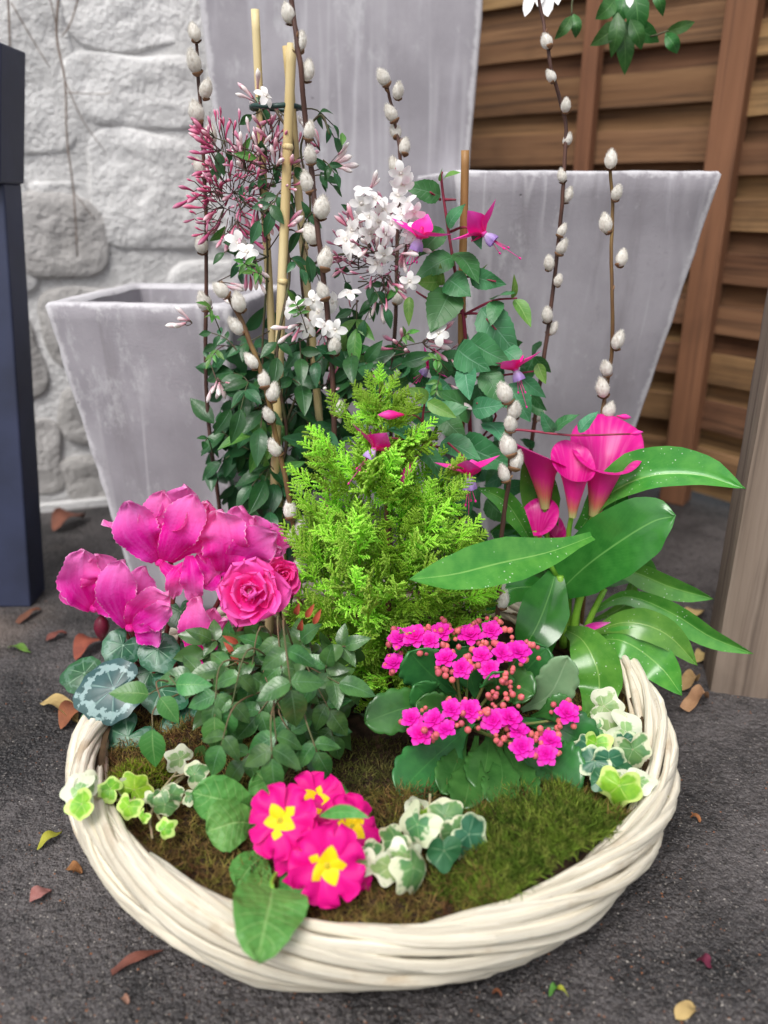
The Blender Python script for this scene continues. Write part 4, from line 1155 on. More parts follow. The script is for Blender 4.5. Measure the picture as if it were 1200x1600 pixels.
fst([(740, 700, .92), (790, 672, .87), (890, 680, .85), (985, 678, .84)], .0017, .0010); fst([(735, 590, .915), (770, 588, .89), (835, 580, .87)]); fst([(733, 560, .915), (760, 545, .9), (770, 510, .9)])
fst([(740, 700, .92), (775, 650, .89), (745, 630, .86)]); fst([(735, 640, .92), (700, 640, .84), (680, 655, .80)])
for (x0, y0, x1, y1, s, Y0, Y1, yg) in (
        (693, 280, 718, 266, 1.0, .915, .90, 1), (690, 282, 688, 262, .8, .915, .90, 1), (688, 306, 642, 288, 1, .91, .89, 0), (700, 355, 718, 318, 1, .91, .895, 0), (692, 358, 660, 392, 1, .91, .89, 0),
        (708, 402, 654, 420, 1, .91, .885, 0), (712, 395, 752, 428, 1.05, .905, .87, 0), (744, 354, 749, 388, .9, .90, .885, 0), (688, 440, 654, 442, 1.1, .905, .885, 1), (690, 446, 688, 418, .6, .905, .89, 1),
        (700, 436, 727, 454, 1.3, .905, .87, 0), (706, 452, 674, 513, 1.15, .905, .865, 0), (735, 430, 782, 446, 1, .90, .88, 0), (752, 430, 760, 410, .8, .90, .89, 1), (770, 468, 803, 452, 1.2, .90, .875, 0),
        (778, 470, 766, 500, 1, .895, .87, 0), (800, 466, 806, 430, .6, .89, .88, 1), (804, 468, 832, 508, .9, .89, .87, 1), (752, 482, 806, 552, 1, .90, .87, 0), (640, 464, 637, 506, .7, .90, .885, 1),
        (735, 532, 780, 566, 1.1, .89, .85, 0), (715, 545, 746, 574, 1.3, .89, .85, 0), (728, 570, 730, 622, 1.05, .88, .85, 0), (756, 578, 788, 634, 1, .88, .85, 0), (785, 545, 818, 566, 1.1, .89, .86, 0),
        (738, 640, 780, 632, 1.1, .865, .84, 0), (795, 600, 824, 654, 1.2, .87, .845, 0), (815, 590, 848, 622, .9, .875, .86, 0), (840, 568, 852, 600, 1, .87, .86, 1), (655, 700, 702, 736, 1.0, .79, .765, 0),
        (650, 690, 608, 654, 1.0, .785, .775, 0), (690, 690, 748, 706, 1.1, .83, .80, 0), (672, 655, 716, 628, 1.1, .81, .79, 0), (668, 626, 640, 606, 1.1, .78, .77, 1), (668, 628, 712, 652, .8, .78, .765, 1),
        (720, 690, 782, 728, 1.0, .85, .80, 0), (690, 720, 690, 796, 1.2, .85, .81, 0), (715, 740, 725, 800, 1.3, .85, .81, 0), (868, 672, 892, 642, 1, .855, .845, 0), (865, 676, 845, 646, .9, .855, .85, 0), (905, 676, 932, 640, .9, .85, .85, 0),
        (690, 650, 720, 680, 1.2, .85, .82, 0), (735, 650, 712, 610, 1.2, .88, .85, 0), (700, 600, 668, 625, 1.2, .89, .85, 0), (700, 590, 672, 560, 1.1, .90, .88, 0), (640, 590, 670, 560, 1, .92, .9, 0), (760, 660, 800, 690, 1.2, .88, .84, 0),
        (770, 690, 790, 740, 1.2, .88, .85, 0), (745, 600, 765, 650, 1.1, .9, .87, 0), (730, 820, 760, 870, 1.2, .88, .86, 0), (700, 800, 690, 860, 1.2, .9, .88, 0), (760, 780, 800, 820, 1.1, .9, .88, 0), (700, 770, 735, 810, 1.1, .88, .85, 0)):
    a, b = at(x0, y0, Y0), at(x1, y1, Y1)
    put_leaf('leaf', rnd.choice(FLL if yg else FL), fu, a, b, (cam_dir(a) + V((0, 0, .45)) + rdir() * .65), s * 1.05)
for i in range(90):                      # shaded inner leaves
    x, y = U(630, 840), U(520, 900); a = at(x, y, U(.90, .96)); d = (rdir() * .8 + V((0, -.3, -.4))).normalized()
    put_leaf('leaf', rnd.choice(FL), fu, a, a + d * U(34, 54) * pxm(a), cam_dir(a) + rdir() * .6)
fs = blade([V((0, .03, 0)), V((0, .25, .10)), V((0, .6, .14)), V((0, 1, .26))], .34, 'lance', n=11, m=4, fold=.3, nh=(0, 0, 1), org=V()).mesh('fuchsia_sepal', M_FPINK)
mb = MB()
def cof(a, b):
    th = b * 2 * math.pi; r = .06 + .12 * math.sin(min(1.2, a * 1.5) * 1.3) + .03 * a * math.sin(4 * th)
    return V((r * math.cos(th), r * math.sin(th), -a * .36)), (b, a)
mb.grid(7, 20, cof); COR = mb.mesh('fuchsia_corolla', M_FPUR)
mb = MB(); mb.tube([V((0, 0, .34)), V((0, 0, .22)), V((0, 0, .1)), V((0, 0, -.02))], [.05, .085, .07, .11], 8); FTUBE = mb.mesh('fuchsia_tube', M_FPINK)
def stam(dx, dy, ln):
    mb = MB(); mb.tube([V((dx * .05, dy * .05, -.3)), V((dx * .1, dy * .1, -.3 - ln * .5)), V((dx * .16, dy * .16, -.3 - ln))], [.011, .010, .010], 5)
    mb.ball((dx * .16, dy * .16, -.3 - ln), .032, 6, 5, sq=(1, 1, 1.4)); return mb.mesh('fuchsia_stamen', M_FPINK)
STM = [stam(1, 0, .42), stam(-.6, .8, .48), stam(-.5, -.9, .38), stam(.2, .5, .95)]
def fflower(x, y, Y, axis, s, spin=0.0):
    P = at(x, y, Y); o = ob('flower', FTUBE, fu, P, frameZ(-V(axis), spin), s * pxm(P))
    for k in range(4): ob('sepal', fs, o, local=V((0, 0, -.02)), rot=V((U(.0, .55), U(-.2, .2), k * 1.5708 + U(-.15, .15))))
    ob('corolla', COR, o, local=V((0, 0, 0)))
    for m_ in STM: ob('stamen', m_, o, local=V((0, 0, 0)))
fflower(757, 366, .885, (.75, -.25, -.55), 54, 1.0); fflower(655, 372, .87, (-.25, .1, -.95), 52, .5); fflower(733, 744, .765, (.08, -.12, -1), 58, .6)
fflower(585, 702, .765, (-.45, -.4, -.6), 54, .9); fflower(806, 578, .865, (.3, -.2, -.8), 48, 2.0); fflower(668, 575, .90, (-.5, 0, -.6), 36, 2.0)
def fbud(x, y, Y, d, s):
    mb = MB(); mb.tube([V((0, 0, t)) for t in (0, .12, .25, .42, .6, .8, 1)], [.03, .07, .10, .17, .19, .12, .01], 8)
    P = at(x, y, Y); ob('flower_bud', mb.mesh('fuchsia_bud', M_FPINK), fu, P, frameZ(d), s * pxm(P))
fbud(632, 648, .765, (-1, -.1, .02), 42); fbud(645, 718, .77, (-.45, -.2, -1), 46); fbud(963, 650, .85, (1, 0, -.1), 24); fbud(983, 678, .84, (1, 0, .15), 22); fbud(590, 700, .77, (.5, 0, -.4), 20); fbud(722, 610, .9, (0, -.3, -1), 16); fbud(606, 715, .772, (1, -.1, -.3), 26)

# ------------------------------------------------------------------ cypress
cb_, ct_ = V((.005, .775, .07)), at(592, 578, .785)
cy = thing('lemon_cypress', 'feathery lime green dwarf cypress in the middle of the basket', 'cypress', cb_)
stem('trunk', [cb_, cb_.lerp(ct_, .5) + V((.004, 0, 0)), ct_], .0045, .0008, M_CYPB, cy, 8, 14)
def spray(seed):
    rr = random.Random(seed); mb = MB()
    def twig(p, d, ln, r, lv):
        e = p + d * ln + V((0, 0, -.05 * ln)) if lv < 2 else p + d * ln
        m_ = p.lerp(e, .55) + V((rr.uniform(-1, 1), rr.uniform(-1, 1), rr.uniform(-1, 1))) * ln * .05
        o = len(mb.v); a = d.orthogonal().normalized(); b = d.cross(a)
        v0 = {0: .05, 1: .3, 2: .5}[lv]
        for q, rr_, vv in ((p, r, v0), (m_, r * .95, v0 + .25)):
            for k in range(3):
                an = k * 2.0944; mb.v.append(q + (a * math.cos(an) + b * math.sin(an)) * rr_); mb.uv.append((k / 3, vv))
        mb.v.append(e); mb.uv.append((0, min(1, v0 + .5)))
        for k in range(3):
            k2 = (k + 1) % 3; mb.f.append((o + k, o + k2, o + 3 + k2, o + 3 + k)); mb.f.append((o + 3 + k, o + 3 + k2, o + 6)); mb.mi += [0, 0]
        if lv == 2: return
        step = (.058, .075)[lv]; t = .14; sg = rr.choice((-1, 1))
        while t < .96:
            ang = math.radians(rr.uniform(30, 50)) * sg
            dd = (Matrix.Rotation(ang, 3, V((0, 0, 1))) @ d + V((0, 0, rr.uniform(-.35, .45)))).normalized()
            l2 = (.50 * (1 - t * .78) * rr.uniform(.7, 1.1), ln * .36 * (1 - t * .55) * rr.uniform(.7, 1.15))[lv]
            q = p.lerp(m_, t / .55) if t < .55 else m_.lerp(e, (t - .55) / .45)
            twig(q, dd, l2, r * (.85 if lv else .9), lv + 1)
            t += step * rr.uniform(.8, 1.2) / (1 if lv == 0 else .85); sg = -sg
    twig(V((0, 0, 0)), V((0, 1, 0)), 1.0, .021, 0)
    return mb.mesh('cypress_spray', M_CYP)
SPR = [spray(s) for s in range(7)]
def cyw(y):
    K = [(560, 2), (600, 16), (650, 54), (700, 92), (760, 122), (850, 138), (950, 154), (1010, 138), (1090, 100)]
    for (a, x), (b, z) in zip(K, K[1:]):
        if y <= b: return x + (z - x) * (y - a) / (b - a)
    return K[-1][1]
NS = 0
while NS < 250:
    y = 600 + 490 * rnd.random() ** .75; wd = cyw(y); az = U(0, 6.283)
    if math.sin(az) > .55 and rnd.random() < .6: continue
    cx = 592 + (y - 580) * .045
    ax = at(cx, y, .785); s = pxm(ax)
    rr_ = wd * s * (1.03 - .65 * rnd.random() ** 2); rad = V((math.cos(az), math.sin(az), 0))
    tip = ax + rad * rr_
    ln = U(66, 108) * s * (.62 if y < 680 else 1)
    el = U(.5, 1.25) if y < 900 else U(.1, .9)
    d = (rad * math.cos(el) + V((0, 0, 1)) * math.sin(el) + rdir() * .2).normalized()
    tip = tip + V((0, 0, .2 * ln))
    nrm = (V((0, 0, 1)) * .6 + rdir() * .7 + cam_dir(tip) * .5)
    ob('spray', rnd.choice(SPR), cy, tip - d * ln, frame(d, nrm), ln); NS += 1
for (x, y, dx, dz, ln) in ((592, 590, .05, 1, 40), (580, 600, -.3, 1, 40), (612, 600, .4, 1, 40), (530, 640, -.5, 1, 60), (505, 690, -.6, .8, 60), (475, 750, -.8, .8, 60), (640, 640, .5, .9, 55), (592, 1120, 0, -1, 60), (600, 1095, .2, -1, 50),
                           (745, 930, .9, .4, 70), (730, 850, .8, .7, 60), (465, 900, -1, .1, 60), (480, 960, -1, -.1, 60), (540, 1000, -.6, -.4, 60)):
    P = at(x, y, .745); d = V((dx, -.15, dz)).normalized(); l_ = ln * pxm(P)
    ob('spray', rnd.choice(SPR), cy, P - d * l_ * .4, frame(d, cam_dir(P) + rdir() * .4), l_)

for i in range(36):                      # loose tips breaking the outline
    y = U(620, 1000); sg = rnd.choice((-1, 1)); P = at(592 + (y - 580) * .045 + sg * cyw(y) * U(.85, 1.0), y, U(.74, .80)); d = V((sg * U(.4, .9), U(-.4, .3), U(.5, 1.1))).normalized(); l_ = U(48, 84) * pxm(P) * (.7 if y < 700 else 1)
    ob('spray', rnd.choice(SPR), cy, P - d * l_ * .45, frame(d, cam_dir(P) + rdir() * .5), l_)
cmb = MB()                               # inner foliage behind the sprays that can be told apart
for i in range(95):
    y = 640 + 440 * rnd.random(); wd = cyw(y) * U(.1, .72); az = U(0, 6.283); ax = at(592 + (y - 580) * .045, y, .785)
    rad = V((math.cos(az), math.sin(az), 0)); d = (rad + V((0, 0, U(.4, 1.6))) + rdir() * .4).normalized(); l_ = U(50, 85) * pxm(ax); P = ax + rad * wd * pxm(ax) - d * l_ * .4 - cb_
    R_ = frame(d, rdir() + cam_dir(ax)); src = rnd.choice(SPR); o = len(cmb.v); uvl = src.uv_layers[0].data
    cmb.v += [P + R_ @ (v.co * l_) for v in src.vertices]; cmb.uv += [(.3, .4)] * len(src.vertices)
    cmb.f += [tuple(q + o for q in p_.vertices) for p_ in src.polygons]; cmb.mi += [0] * len(src.polygons)
tag(ob('inner_foliage', cmb.mesh('cypress_inner', M_CYP), cy, cb_), None, kind='stuff')

# ------------------------------------------------------------------ calla lily
cl = V((.225, .865, .072))
ca = thing('calla_lily', 'pink calla lily with arching white-flecked strap leaves', 'calla lily', cl)
def clf(pts, hw, m_=None, **kw):
    kw.setdefault('fold', .28); kw.setdefault('ruffle', .06); kw.setdefault('rk', 1.2); kw.setdefault('n', 18)
    return ribbon('leaf', pts, hw, m_ or M_CALLA, ca, kw.pop('pf', 'calla'), m=8, **kw)
clf([(905, 830, .86), (945, 778, .85), (1010, 745, .835), (1090, 742, .82), (1165, 764, .80)], 36, fold=.75, tilt=-.5)
clf([(868, 930, .85), (915, 885, .83), (970, 845, .81), (1020, 815, .795), (1056, 806, .785)], 54, M_CALLAG, pf='oval', fold=.18, tilt=-.15)
clf([(925, 838, .80), (860, 862, .76), (780, 880, .72), (710, 897, .695), (638, 906, .675)], 37, fold=.30, tilt=.25)
clf([(950, 905, .86), (985, 893, .86), (1050, 918, .85), (1115, 936, .84)], 20, fold=.5, tilt=.3)
clf([(925, 955, .85), (980, 932, .84), (1050, 958, .82), (1110, 995, .805), (1178, 1022, .79)], 20, fold=.5, tilt=.3)
clf([(918, 990, .83), (980, 972, .81), (1040, 990, .795), (1090, 1040, .785)], 25, fold=.25)
clf([(925, 1000, .83), (975, 1002, .80), (1030, 1040, .785), (1066, 1087, .775)], 32, fold=.2)
clf([(885, 985, .84), (910, 1000, .79), (932, 1040, .76), (935, 1085, .745), (912, 1128, .74)], 38, fold=.2, tilt=.1)
clf([(872, 880, .86), (858, 930, .83), (838, 980, .80), (812, 1022, .79)], 40, M_CALLAG, fold=.25, tilt=-.2)
clf([(870, 860, .88), (850, 800, .89), (838, 750, .89), (822, 700, .88)], 30, fold=.4)
clf([(842, 870, .83), (812, 815, .80), (785, 780, .79), (745, 762, .78)], 17, fold=.5)
clf([(880, 930, .87), (930, 900, .89), (990, 885, .9), (1030, 900, .9)], 26, M_CALLAG)
clf([(870, 960, .84), (850, 990, .82), (845, 1040, .80)], 22, M_CALLAG)
clf([(925, 970, .88), (970, 950, .88), (985, 930, .89), (990, 900, .9)], 12)
clf([(880, 920, .86), (800, 920, .84), (760, 960, .83)], 26, M_CALLAG, tilt=.3)
clf([(900, 880, .88), (935, 840, .88), (960, 790, .88), (965, 755, .88)], 26, M_CALLAG)
clf([(890, 940, .9), (840, 880, .93), (800, 840, .94), (765, 830, .95)], 28, M_CALLAG)
for pts, r in (([(888, 1010, .86), (890, 900, .86), (888, 840, .84), (894, 802, .826)], .0034), ([(898, 1010, .86), (905, 920, .855), (915, 850, .85), (928, 802, .845)], .0040), ([(880, 1005, .87), (868, 900, .87), (855, 840, .865), (851, 785, .86)], .0036),
               ([(905, 1010, .85), (925, 960, .84), (945, 920, .84)], .0042), ([(893, 1015, .85), (900, 960, .845), (915, 900, .84), (920, 850, .84)], .0050), ([(880, 1010, .85), (880, 960, .845), (875, 900, .845)], .0050),
               ([(870, 900, .85), (840, 850, .84), (835, 830, .84)], .003)):
    stem('leaf_stalk', [at(*q) for q in pts], r, r * .8, M_CSTALK, ca, 8)
def spathe(x, y, Y, hpx, rpx, axis, face, label=None, low=.45, flare=1.0, ov=.5, roll=0.0):
    P = at(x, y, Y); s = pxm(P); Hh, Rr = hpx * s, rpx * s
    ax = V(axis).normalized(); fz = (V(face) - ax * V(face).dot(ax)).normalized(); sd_ = ax.cross(fz)
    mb = MB()
    def fn(a, b):
        ph = (b - .5) * (2 * math.pi + ov) + roll         # 0 = back limb
        t = a
        back = (.5 + .5 * math.cos(ph)) ** 1.2
        hh = low + (1 - low) * back
        z = t * hh
        r = .17 + .83 * (z ** 1.25)
        fl = max(0, t - .62) / .38
        r *= 1 + .35 * flare * fl * fl * (1.15 - .5 * back)
        z2 = z - .10 * fl * fl * (1 - back) * flare + .06 * back ** 6 * fl
        lip = max(0, t - .86) / .14
        r += .05 * (b - .5) + .10 * flare * lip * lip
        z2 -= .045 * flare * lip ** 3 - .05 * math.exp(-((ph - 1.0) / .35) ** 2) * lip
        out = -fz * math.cos(ph) + sd_ * math.sin(ph)
        lean = -fz * (.10 * fl * back)
        return (out * (Rr * r) + lean * Hh + ax * (z2 * Hh)), (b, a)
    mb.grid(20, 44, fn)
    # outer side must be the front face
    o = ob('flower', mb.mesh('calla_spathe', M_SPATHE), ca, P)
    if label: o['label'] = label
    sp = MB(); sp.tube([ax * Hh * k for k in (.05, .12, .2, .28, .33)], [s * 2, s * 3, s * 3, s * 3, s * 1], 8)
    ob('spadix', sp.mesh('spadix', M_SPADIX), o, local=V((0, 0, 0)))
    return o
spathe(928, 806, .845, 146, 52, (.12, .10, 1), (-.15, -1, .2), low=.64, flare=.75)
spathe(894, 808, .825, 108, 33, (-.02, .05, 1), (.15, -1, .2), low=.68, flare=.5)
spathe(852, 794, .86, 122, 42, (-.12, .10, 1), (.9, .35, .2), low=.62, flare=1.0)
spathe(838, 850, .85, 62, 26, (-.05, -.1, 1), (-.5, -1, .2), low=.6, flare=1.0)
spathe(858, 860, .87, 52, 20, (.3, 0, 1), (.6, -.8, .2), low=.6, flare=.8)
ribbon('flower_bud', [(905, 985, .82), (930, 978, .81), (955, 972, .80)], 6, M_CYPET, ca, 'lance', fold=.6)

# ------------------------------------------------------------------ cyclamen
cyb = V((-.20, .78, .072))
cyc = thing('cyclamen', 'bright pink cyclamen with silver-marked heart leaves, left in the basket', 'cyclamen', cyb)
def cflower(nx, ny, Y, petals, root=(255, 1080)):
    P = at(nx, ny, Y); mb = MB(); mb.ball((0, 0, 0), 9 * pxm(P), 8, 6, sq=(1, 1, .8))
    o = ob('flower', mb.mesh('cyclamen_nose', M_CYPET), cyc, P)
    for pts, hw, tl in petals:
        PP = [at(x, y, Y + dy) for x, y, dy in pts]
        me = blade(PP, hw * pxm(PP[1]) * 1.12, 'petal', n=34, m=12, fold=.06, cup=U(-.25, .12), ruffle=.30, rk=U(1.6, 2.8), serr=.11, sk=17, tilt=tl, twist=U(-.7, .8), seed=rnd.random()).mesh('cyclamen_petal', M_CYPET)
        ob('petal', me, o, local=PP[0] - P)
    if root:
        R_ = at(root[0], root[1], .79)
        stem('stalk', [P + V((0, .004, .002)), P + V((.006, .012, .012)), P.lerp(R_, .3) + V((.012, .01, .004)), P.lerp(R_, .7), R_], .0026, .003, M_CYSTEM, cyc, 7)
cflower(148, 950, .78, [([(146, 950, 0), (124, 910, -.01), (130, 858, 0)], 31, .15), ([(150, 950, .004), (160, 912, .004), (150, 865, .01)], 30, -.3), ([(150, 952, -.004), (182, 935, -.014), (205, 912, -.01)], 24, .1), ([(143, 950, 0), (112, 935, 0), (100, 905, 0)], 16, .5)])
cflower(204, 980, .765, [([(200, 978, 0), (182, 925, -.012), (192, 874, -.004)], 28, .1), ([(204, 978, 0), (226, 948, -.012), (264, 926, -.012)], 25, .1), ([(208, 982, -.006), (238, 965, -.016), (266, 945, -.014)], 20, -.2),
                     ([(212, 985, 0), (232, 990, -.01), (250, 985, -.01)], 20, .4), ([(206, 978, .006), (215, 935, .008), (225, 885, .012)], 24, .2)])
cflower(250, 878, .79, [([(244, 872, 0), (205, 838, -.006), (160, 814, -.004)], 15, .4), ([(246, 874, -.004), (215, 832, -.016), (200, 782, -.008)], 32, .1), ([(250, 872, 0), (246, 818, -.006), (256, 766, 0)], 26, -.2),
                     ([(258, 876, -.008), (282, 826, -.022), (305, 772, -.010)], 30, .1), ([(262, 874, .002), (300, 832, -.010), (322, 785, 0)], 30, .3), ([(256, 870, .008), (275, 810, .008), (290, 758, .01)], 30, -.1),
                     ([(252, 880, -.006), (275, 900, -.014), (300, 905, -.01)], 15, .3)])
cflower(300, 945, .775, [([(296, 868, -.006), (300, 905, -.014), (304, 942, -.006)], 17, .1), ([(288, 880, 0), (275, 905, -.006), (270, 935, 0)], 14, .3), ([(304, 870, .01), (330, 890, .006), (345, 905, .01)], 22, .3)], None)
cflower(352, 896, .79, [([(350, 892, -.006), (352, 848, -.018), (342, 796, -.008)], 36, .05), ([(358, 892, -.006), (392, 858, -.018), (432, 832, -.010)], 30, .1), ([(345, 888, .004), (326, 836, 0), (322, 782, .004)], 28, .2),
                     ([(362, 894, 0), (402, 880, -.01), (440, 856, -.004)], 24, -.2), ([(340, 894, -.004), (325, 905, -.012), (315, 900, -.01)], 22, .3), ([(354, 884, .01), (372, 830, .01), (375, 790, .014)], 28, 0)])
cflower(418, 868, .80, [([(412, 866, 0), (408, 835, 0), (396, 806, 0)], 18, .2), ([(420, 866, 0), (436, 852, -.006), (454, 852, 0)], 14, .3), ([(416, 866, .004), (426, 836, .004), (440, 822, .006)], 14, 0)], (330, 1080))
cflower(316, 1036, .765, [([(314, 1034, -.004), (304, 985, -.014), (310, 932, -.004)], 23, .05), ([(322, 1034, 0), (342, 1005, -.006), (352, 965, 0)], 20, .2), ([(318, 1034, .004), (328, 990, .006), (335, 950, .01)], 20, 0)])
mb = MB(); mb.tube([V((0, 0, t)) for t in (0, .2, .45, .7, .9, 1)], [.06, .22, .27, .20, .09, .01], 9)
P = at(158, 962, .785); ob('flower_bud', mb.mesh('cyclamen_bud', M_MAROON), cyc, P, frameZ((-.1, 0, -1)), 46 * pxm(P))
stem('stalk', [P, P + V((.006, .01, .012)), P + V((.03, .01, -.05)), at(255, 1080, .79)], .002, .0026, M_CYSTEM, cyc)
for (x, y, r, Y, k, dx, dz, up) in ((178, 1076, 62, .70, 1, -.9, -.35, .7), (200, 1152, 54, .68, 0, -.5, -.9, .9), (132, 1052, 38, .77, 0, -.9, -.2, 1.0), (192, 1008, 36, .77, 0, -.3, -.8, .4), (246, 1014, 38, .76, 0, .4, -.9, .4),
                                   (252, 1078, 44, .73, 0, .6, -.4, .9), (285, 1135, 44, .71, 0, .4, -.8, .8), (310, 1165, 40, .70, 0, .8, -.6, .9), (282, 955, 30, .79, 0, .2, -1, .3), (235, 1050, 34, .78, 0, .1, -1, .8),
                                   (270, 1100, 40, .76, 0, 0, -1, 1), (330, 1090, 40, .76, 0, .8, -.4, 1), (165, 1110, 40, .74, 0, -.8, -.5, 1), (300, 1010, 40, .80, 0, .6, -.6, .7)):
    P = at(x, y, Y); nrm = (cam_dir(P) + V((0, 0, up)) + rdir() * .2); d = V((dx, dz * .6, dz * .5))
    ob('leaf', CYL[k], cyc, P, frame(d, nrm), r * 1.35 * pxm(P))
    stem('leaf_stalk', [P + V((0, .002, -.001)), P.lerp(at(262, 1105, .79), .5) + V((0, .01, -.01)), at(262, 1105, .79)], .0018, .0022, M_CYSTEM, cyc)

# ------------------------------------------------------------------ miniature rose
rb = V((-.085, .69, .072))
ro = thing('miniature_rose', 'miniature rose bush with dark glossy leaflets and full pink blooms', 'rose', rb)
def rpetal(mat, tw):
    P = [V((0, .02, 0)), V((0, .30, -.06)), V((0, .66, .02)), V((0, 1.0, .30))]
    return blade(P, .58, 'obov', n=12, m=10, fold=.0, cup=-.22, ruffle=.16, rk=1.7, nh=(0, 0, 1), org=V(), seed=tw).mesh('rose_petal', mat)
def rose(x, y, Y, r, face, mat, heart=True, n_out=8):
    P = at(x, y, Y); s = r * pxm(P); RP = [rpetal(mat, k) for k in range(3)]
    mb = MB(); mb.ball((0, 0, .10), .15, 10, 8, jit=.3); o = ob('flower', mb.mesh('rose_heart', M_RHEART if heart else mat), ro, P, frameZ(face, U(0, 6)), s)
    for (cnt, sc_, tilt, off, z) in ((n_out, 1.06, .08, 0, -.10), (7, .92, .34, .4, -.04), (6, .74, .58, .1, .0), (5, .56, .80, .5, .03), (4, .42, 1.0, .2, .06)):
        for k in range(cnt):
            ob('petal', rnd.choice(RP), o, local=V((0, 0, z)), rot=V((tilt + U(-.28, .22), U(-.3, .3), off + k * 6.2832 / cnt + U(-.35, .35))), scale=sc_ * U(.8, 1.14))
    return P
P = rose(392, 928, .70, 53, (.05, -.85, .6), M_RPET); stem('stem', [P + V((0, .01, -.012)), P + V((.004, .03, -.06)), rb], .0018, .0024, M_RSTEM, ro)
P = rose(440, 900, .735, 29, (.5, -.8, .5), M_RPETR, False, 6); stem('stem', [P + V((0, .01, -.01)), P + V((-.01, .03, -.06)), rb], .0016, .0022, M_RSTEM, ro)
P = rose(440, 930, .73, 20, (.6, -.8, -.2), M_RPETR, False, 4)
def rleaf(x, y, Y, dx, dz, ll, n=2, Ls=RL, src=None):
    """compound leaf ending at (x,y): terminal leaflet pointing (dx,dz) on screen"""
    tip = at(x, y, Y); s = pxm(tip); d = V((dx, -.25, dz)).normalized()
    root = tip - d * ll * s * (n * .62 + .35) + V((0, .015, 0))
    src = src or rb.lerp(root, .55) + V((0, .01, .03))
    cur = cr([src, root, tip], 12); stem('leaf_stalk', [src, root, tip], .0011, .0006, M_RSTEM, ro, 5, 10)
    nrm = cam_dir(tip) + V((0, 0, .5)) + rdir() * .35
    put_leaf('leaf', rnd.choice(Ls), ro, tip, tip + d * ll * s * U(1, 1.15), nrm)
    for k in range(n):
        q = root.lerp(tip, 1 - (k + .25) / (n + .2)); S = d.cross(nrm.normalized()).normalized()
        for sg in (-1, 1):
            dd = (d * U(.35, .6) + S * sg + rdir() * .15).normalized()
            put_leaf('leaf', rnd.choice(Ls), ro, q, q + dd * ll * s * U(.78, .98), cam_dir(q) + V((0, 0, .5)) + rdir() * .4)
for q in ((360, 1110, .60, -.3, -1, 54, 2), (455, 1078, .59, .15, -1, 62, 2), (432, 1165, .575, .1, -1, 62, 1), (335, 1100, .60, -.2, -1, 56, 1), (480, 1180, .60, .6, -.6, 44, 2), (530, 1068, .63, 1, -.1, 52, 1), (510, 1040, .64, .2, 1, 44, 1),
          (400, 1120, .62, -.5, -.5, 50, 2), (345, 1045, .64, -1, -.1, 48, 2), (300, 1055, .64, -1, .1, 46, 1), (410, 1010, .68, -.6, .5, 44, 2), (470, 1000, .68, .6, .7, 46, 2), (540, 1010, .68, .9, .6, 40, 1), (515, 1110, .62, .6, -.9, 50, 2),
          (380, 1190, .60, -.6, -.7, 52, 1), (425, 1185, .555, .05, -1, 60, 1), (345, 1165, .575, -.4, -1, 54, 1), (495, 1175, .58, .5, -1, 50, 1), (450, 1130, .62, .5, -.8, 50, 2), (520, 1150, .64, .3, -1, 44, 1), (330, 1000, .70, -.6, .6, 40, 1), (440, 1050, .64, .1, -.9, 48, 2), (390, 1065, .64, -.2, -1, 48, 2), (360, 1000, .70, .0, 1, 36, 1),
          (490, 1060, .66, .5, -.5, 46, 1), (420, 1100, .66, -.3, -1, 48, 2), (470, 1150, .66, 0, -1, 48, 2), (350, 1150, .66, -.3, -1, 46, 1)):
    rleaf(*q[:6], n=q[6], Ls=RL)
for q in ((238, 1140, .60, 0, -1, 62, 0), (232, 1085, .615, -.9, .3, 56, 0), (275, 1070, .615, 1, .2, 50, 0), (335, 1120, .595, 0, -1, 62, 0), (250, 1090, .61, .5, -.6, 44, 0)):
    rleaf(*q[:6], n=0, Ls=RLB, src=at(300, 1075, .65))
imb = MB()
for i in range(170):
    x, y = U(310, 560), U(1000, 1190); P = at(x, y, U(.66, .74)); d = (rdir() + V((0, -.2, -.3))).normalized(); R_ = frame(d, cam_dir(P) + rdir() * .8); l_ = U(36, 52) * pxm(P)
    if P.z < .08: continue
    o = len(imb.v); src = rnd.choice(RL); imb.v += [P - rb + R_ @ (v.co * l_) for v in src.vertices]; imb.uv += [(.3, .5)] * len(src.vertices)
    imb.f += [tuple(q + o for q in p_.vertices) for p_ in src.polygons]; imb.mi += [0] * len(src.polygons)
tag(ob('inner_foliage', imb.mesh('rose_inner', M_RLEAF), ro, rb), None, kind='stuff')
for (x, y) in ((372, 1005), (370, 1025), (478, 965), (490, 975), (468, 985), (462, 960), (385, 1040), (265, 1068)):
    P = at(x, y, .67); d = (V((U(-.5, .5), -.3, 1)) + rdir() * .4).normalized(); s = 30 * pxm(P)
    put_leaf('young_shoot', RED if (RED := bpy.data.meshes.get('young_rose_leaf')) else unit_leaf('young_rose_leaf', M_RRED, .17, 'lance', .2, n=6, m=4, fold=.5), ro, P, P + d * s, cam_dir(P))
for a, b in (((400, 1170, .68), (395, 1000, .68)), ((430, 1180, .68), (470, 1010, .68)), ((450, 1180, .68), (530, 1050, .66)), ((400, 1180, .68), (330, 1060, .67)), ((440, 1180, .67), (470, 1100, .65))):
    stem('stem', [rb, at(*a).lerp(at(*b), .5) + V((0, 0, .01)), at(*b)], .002, .0013, M_RSTEM, ro)

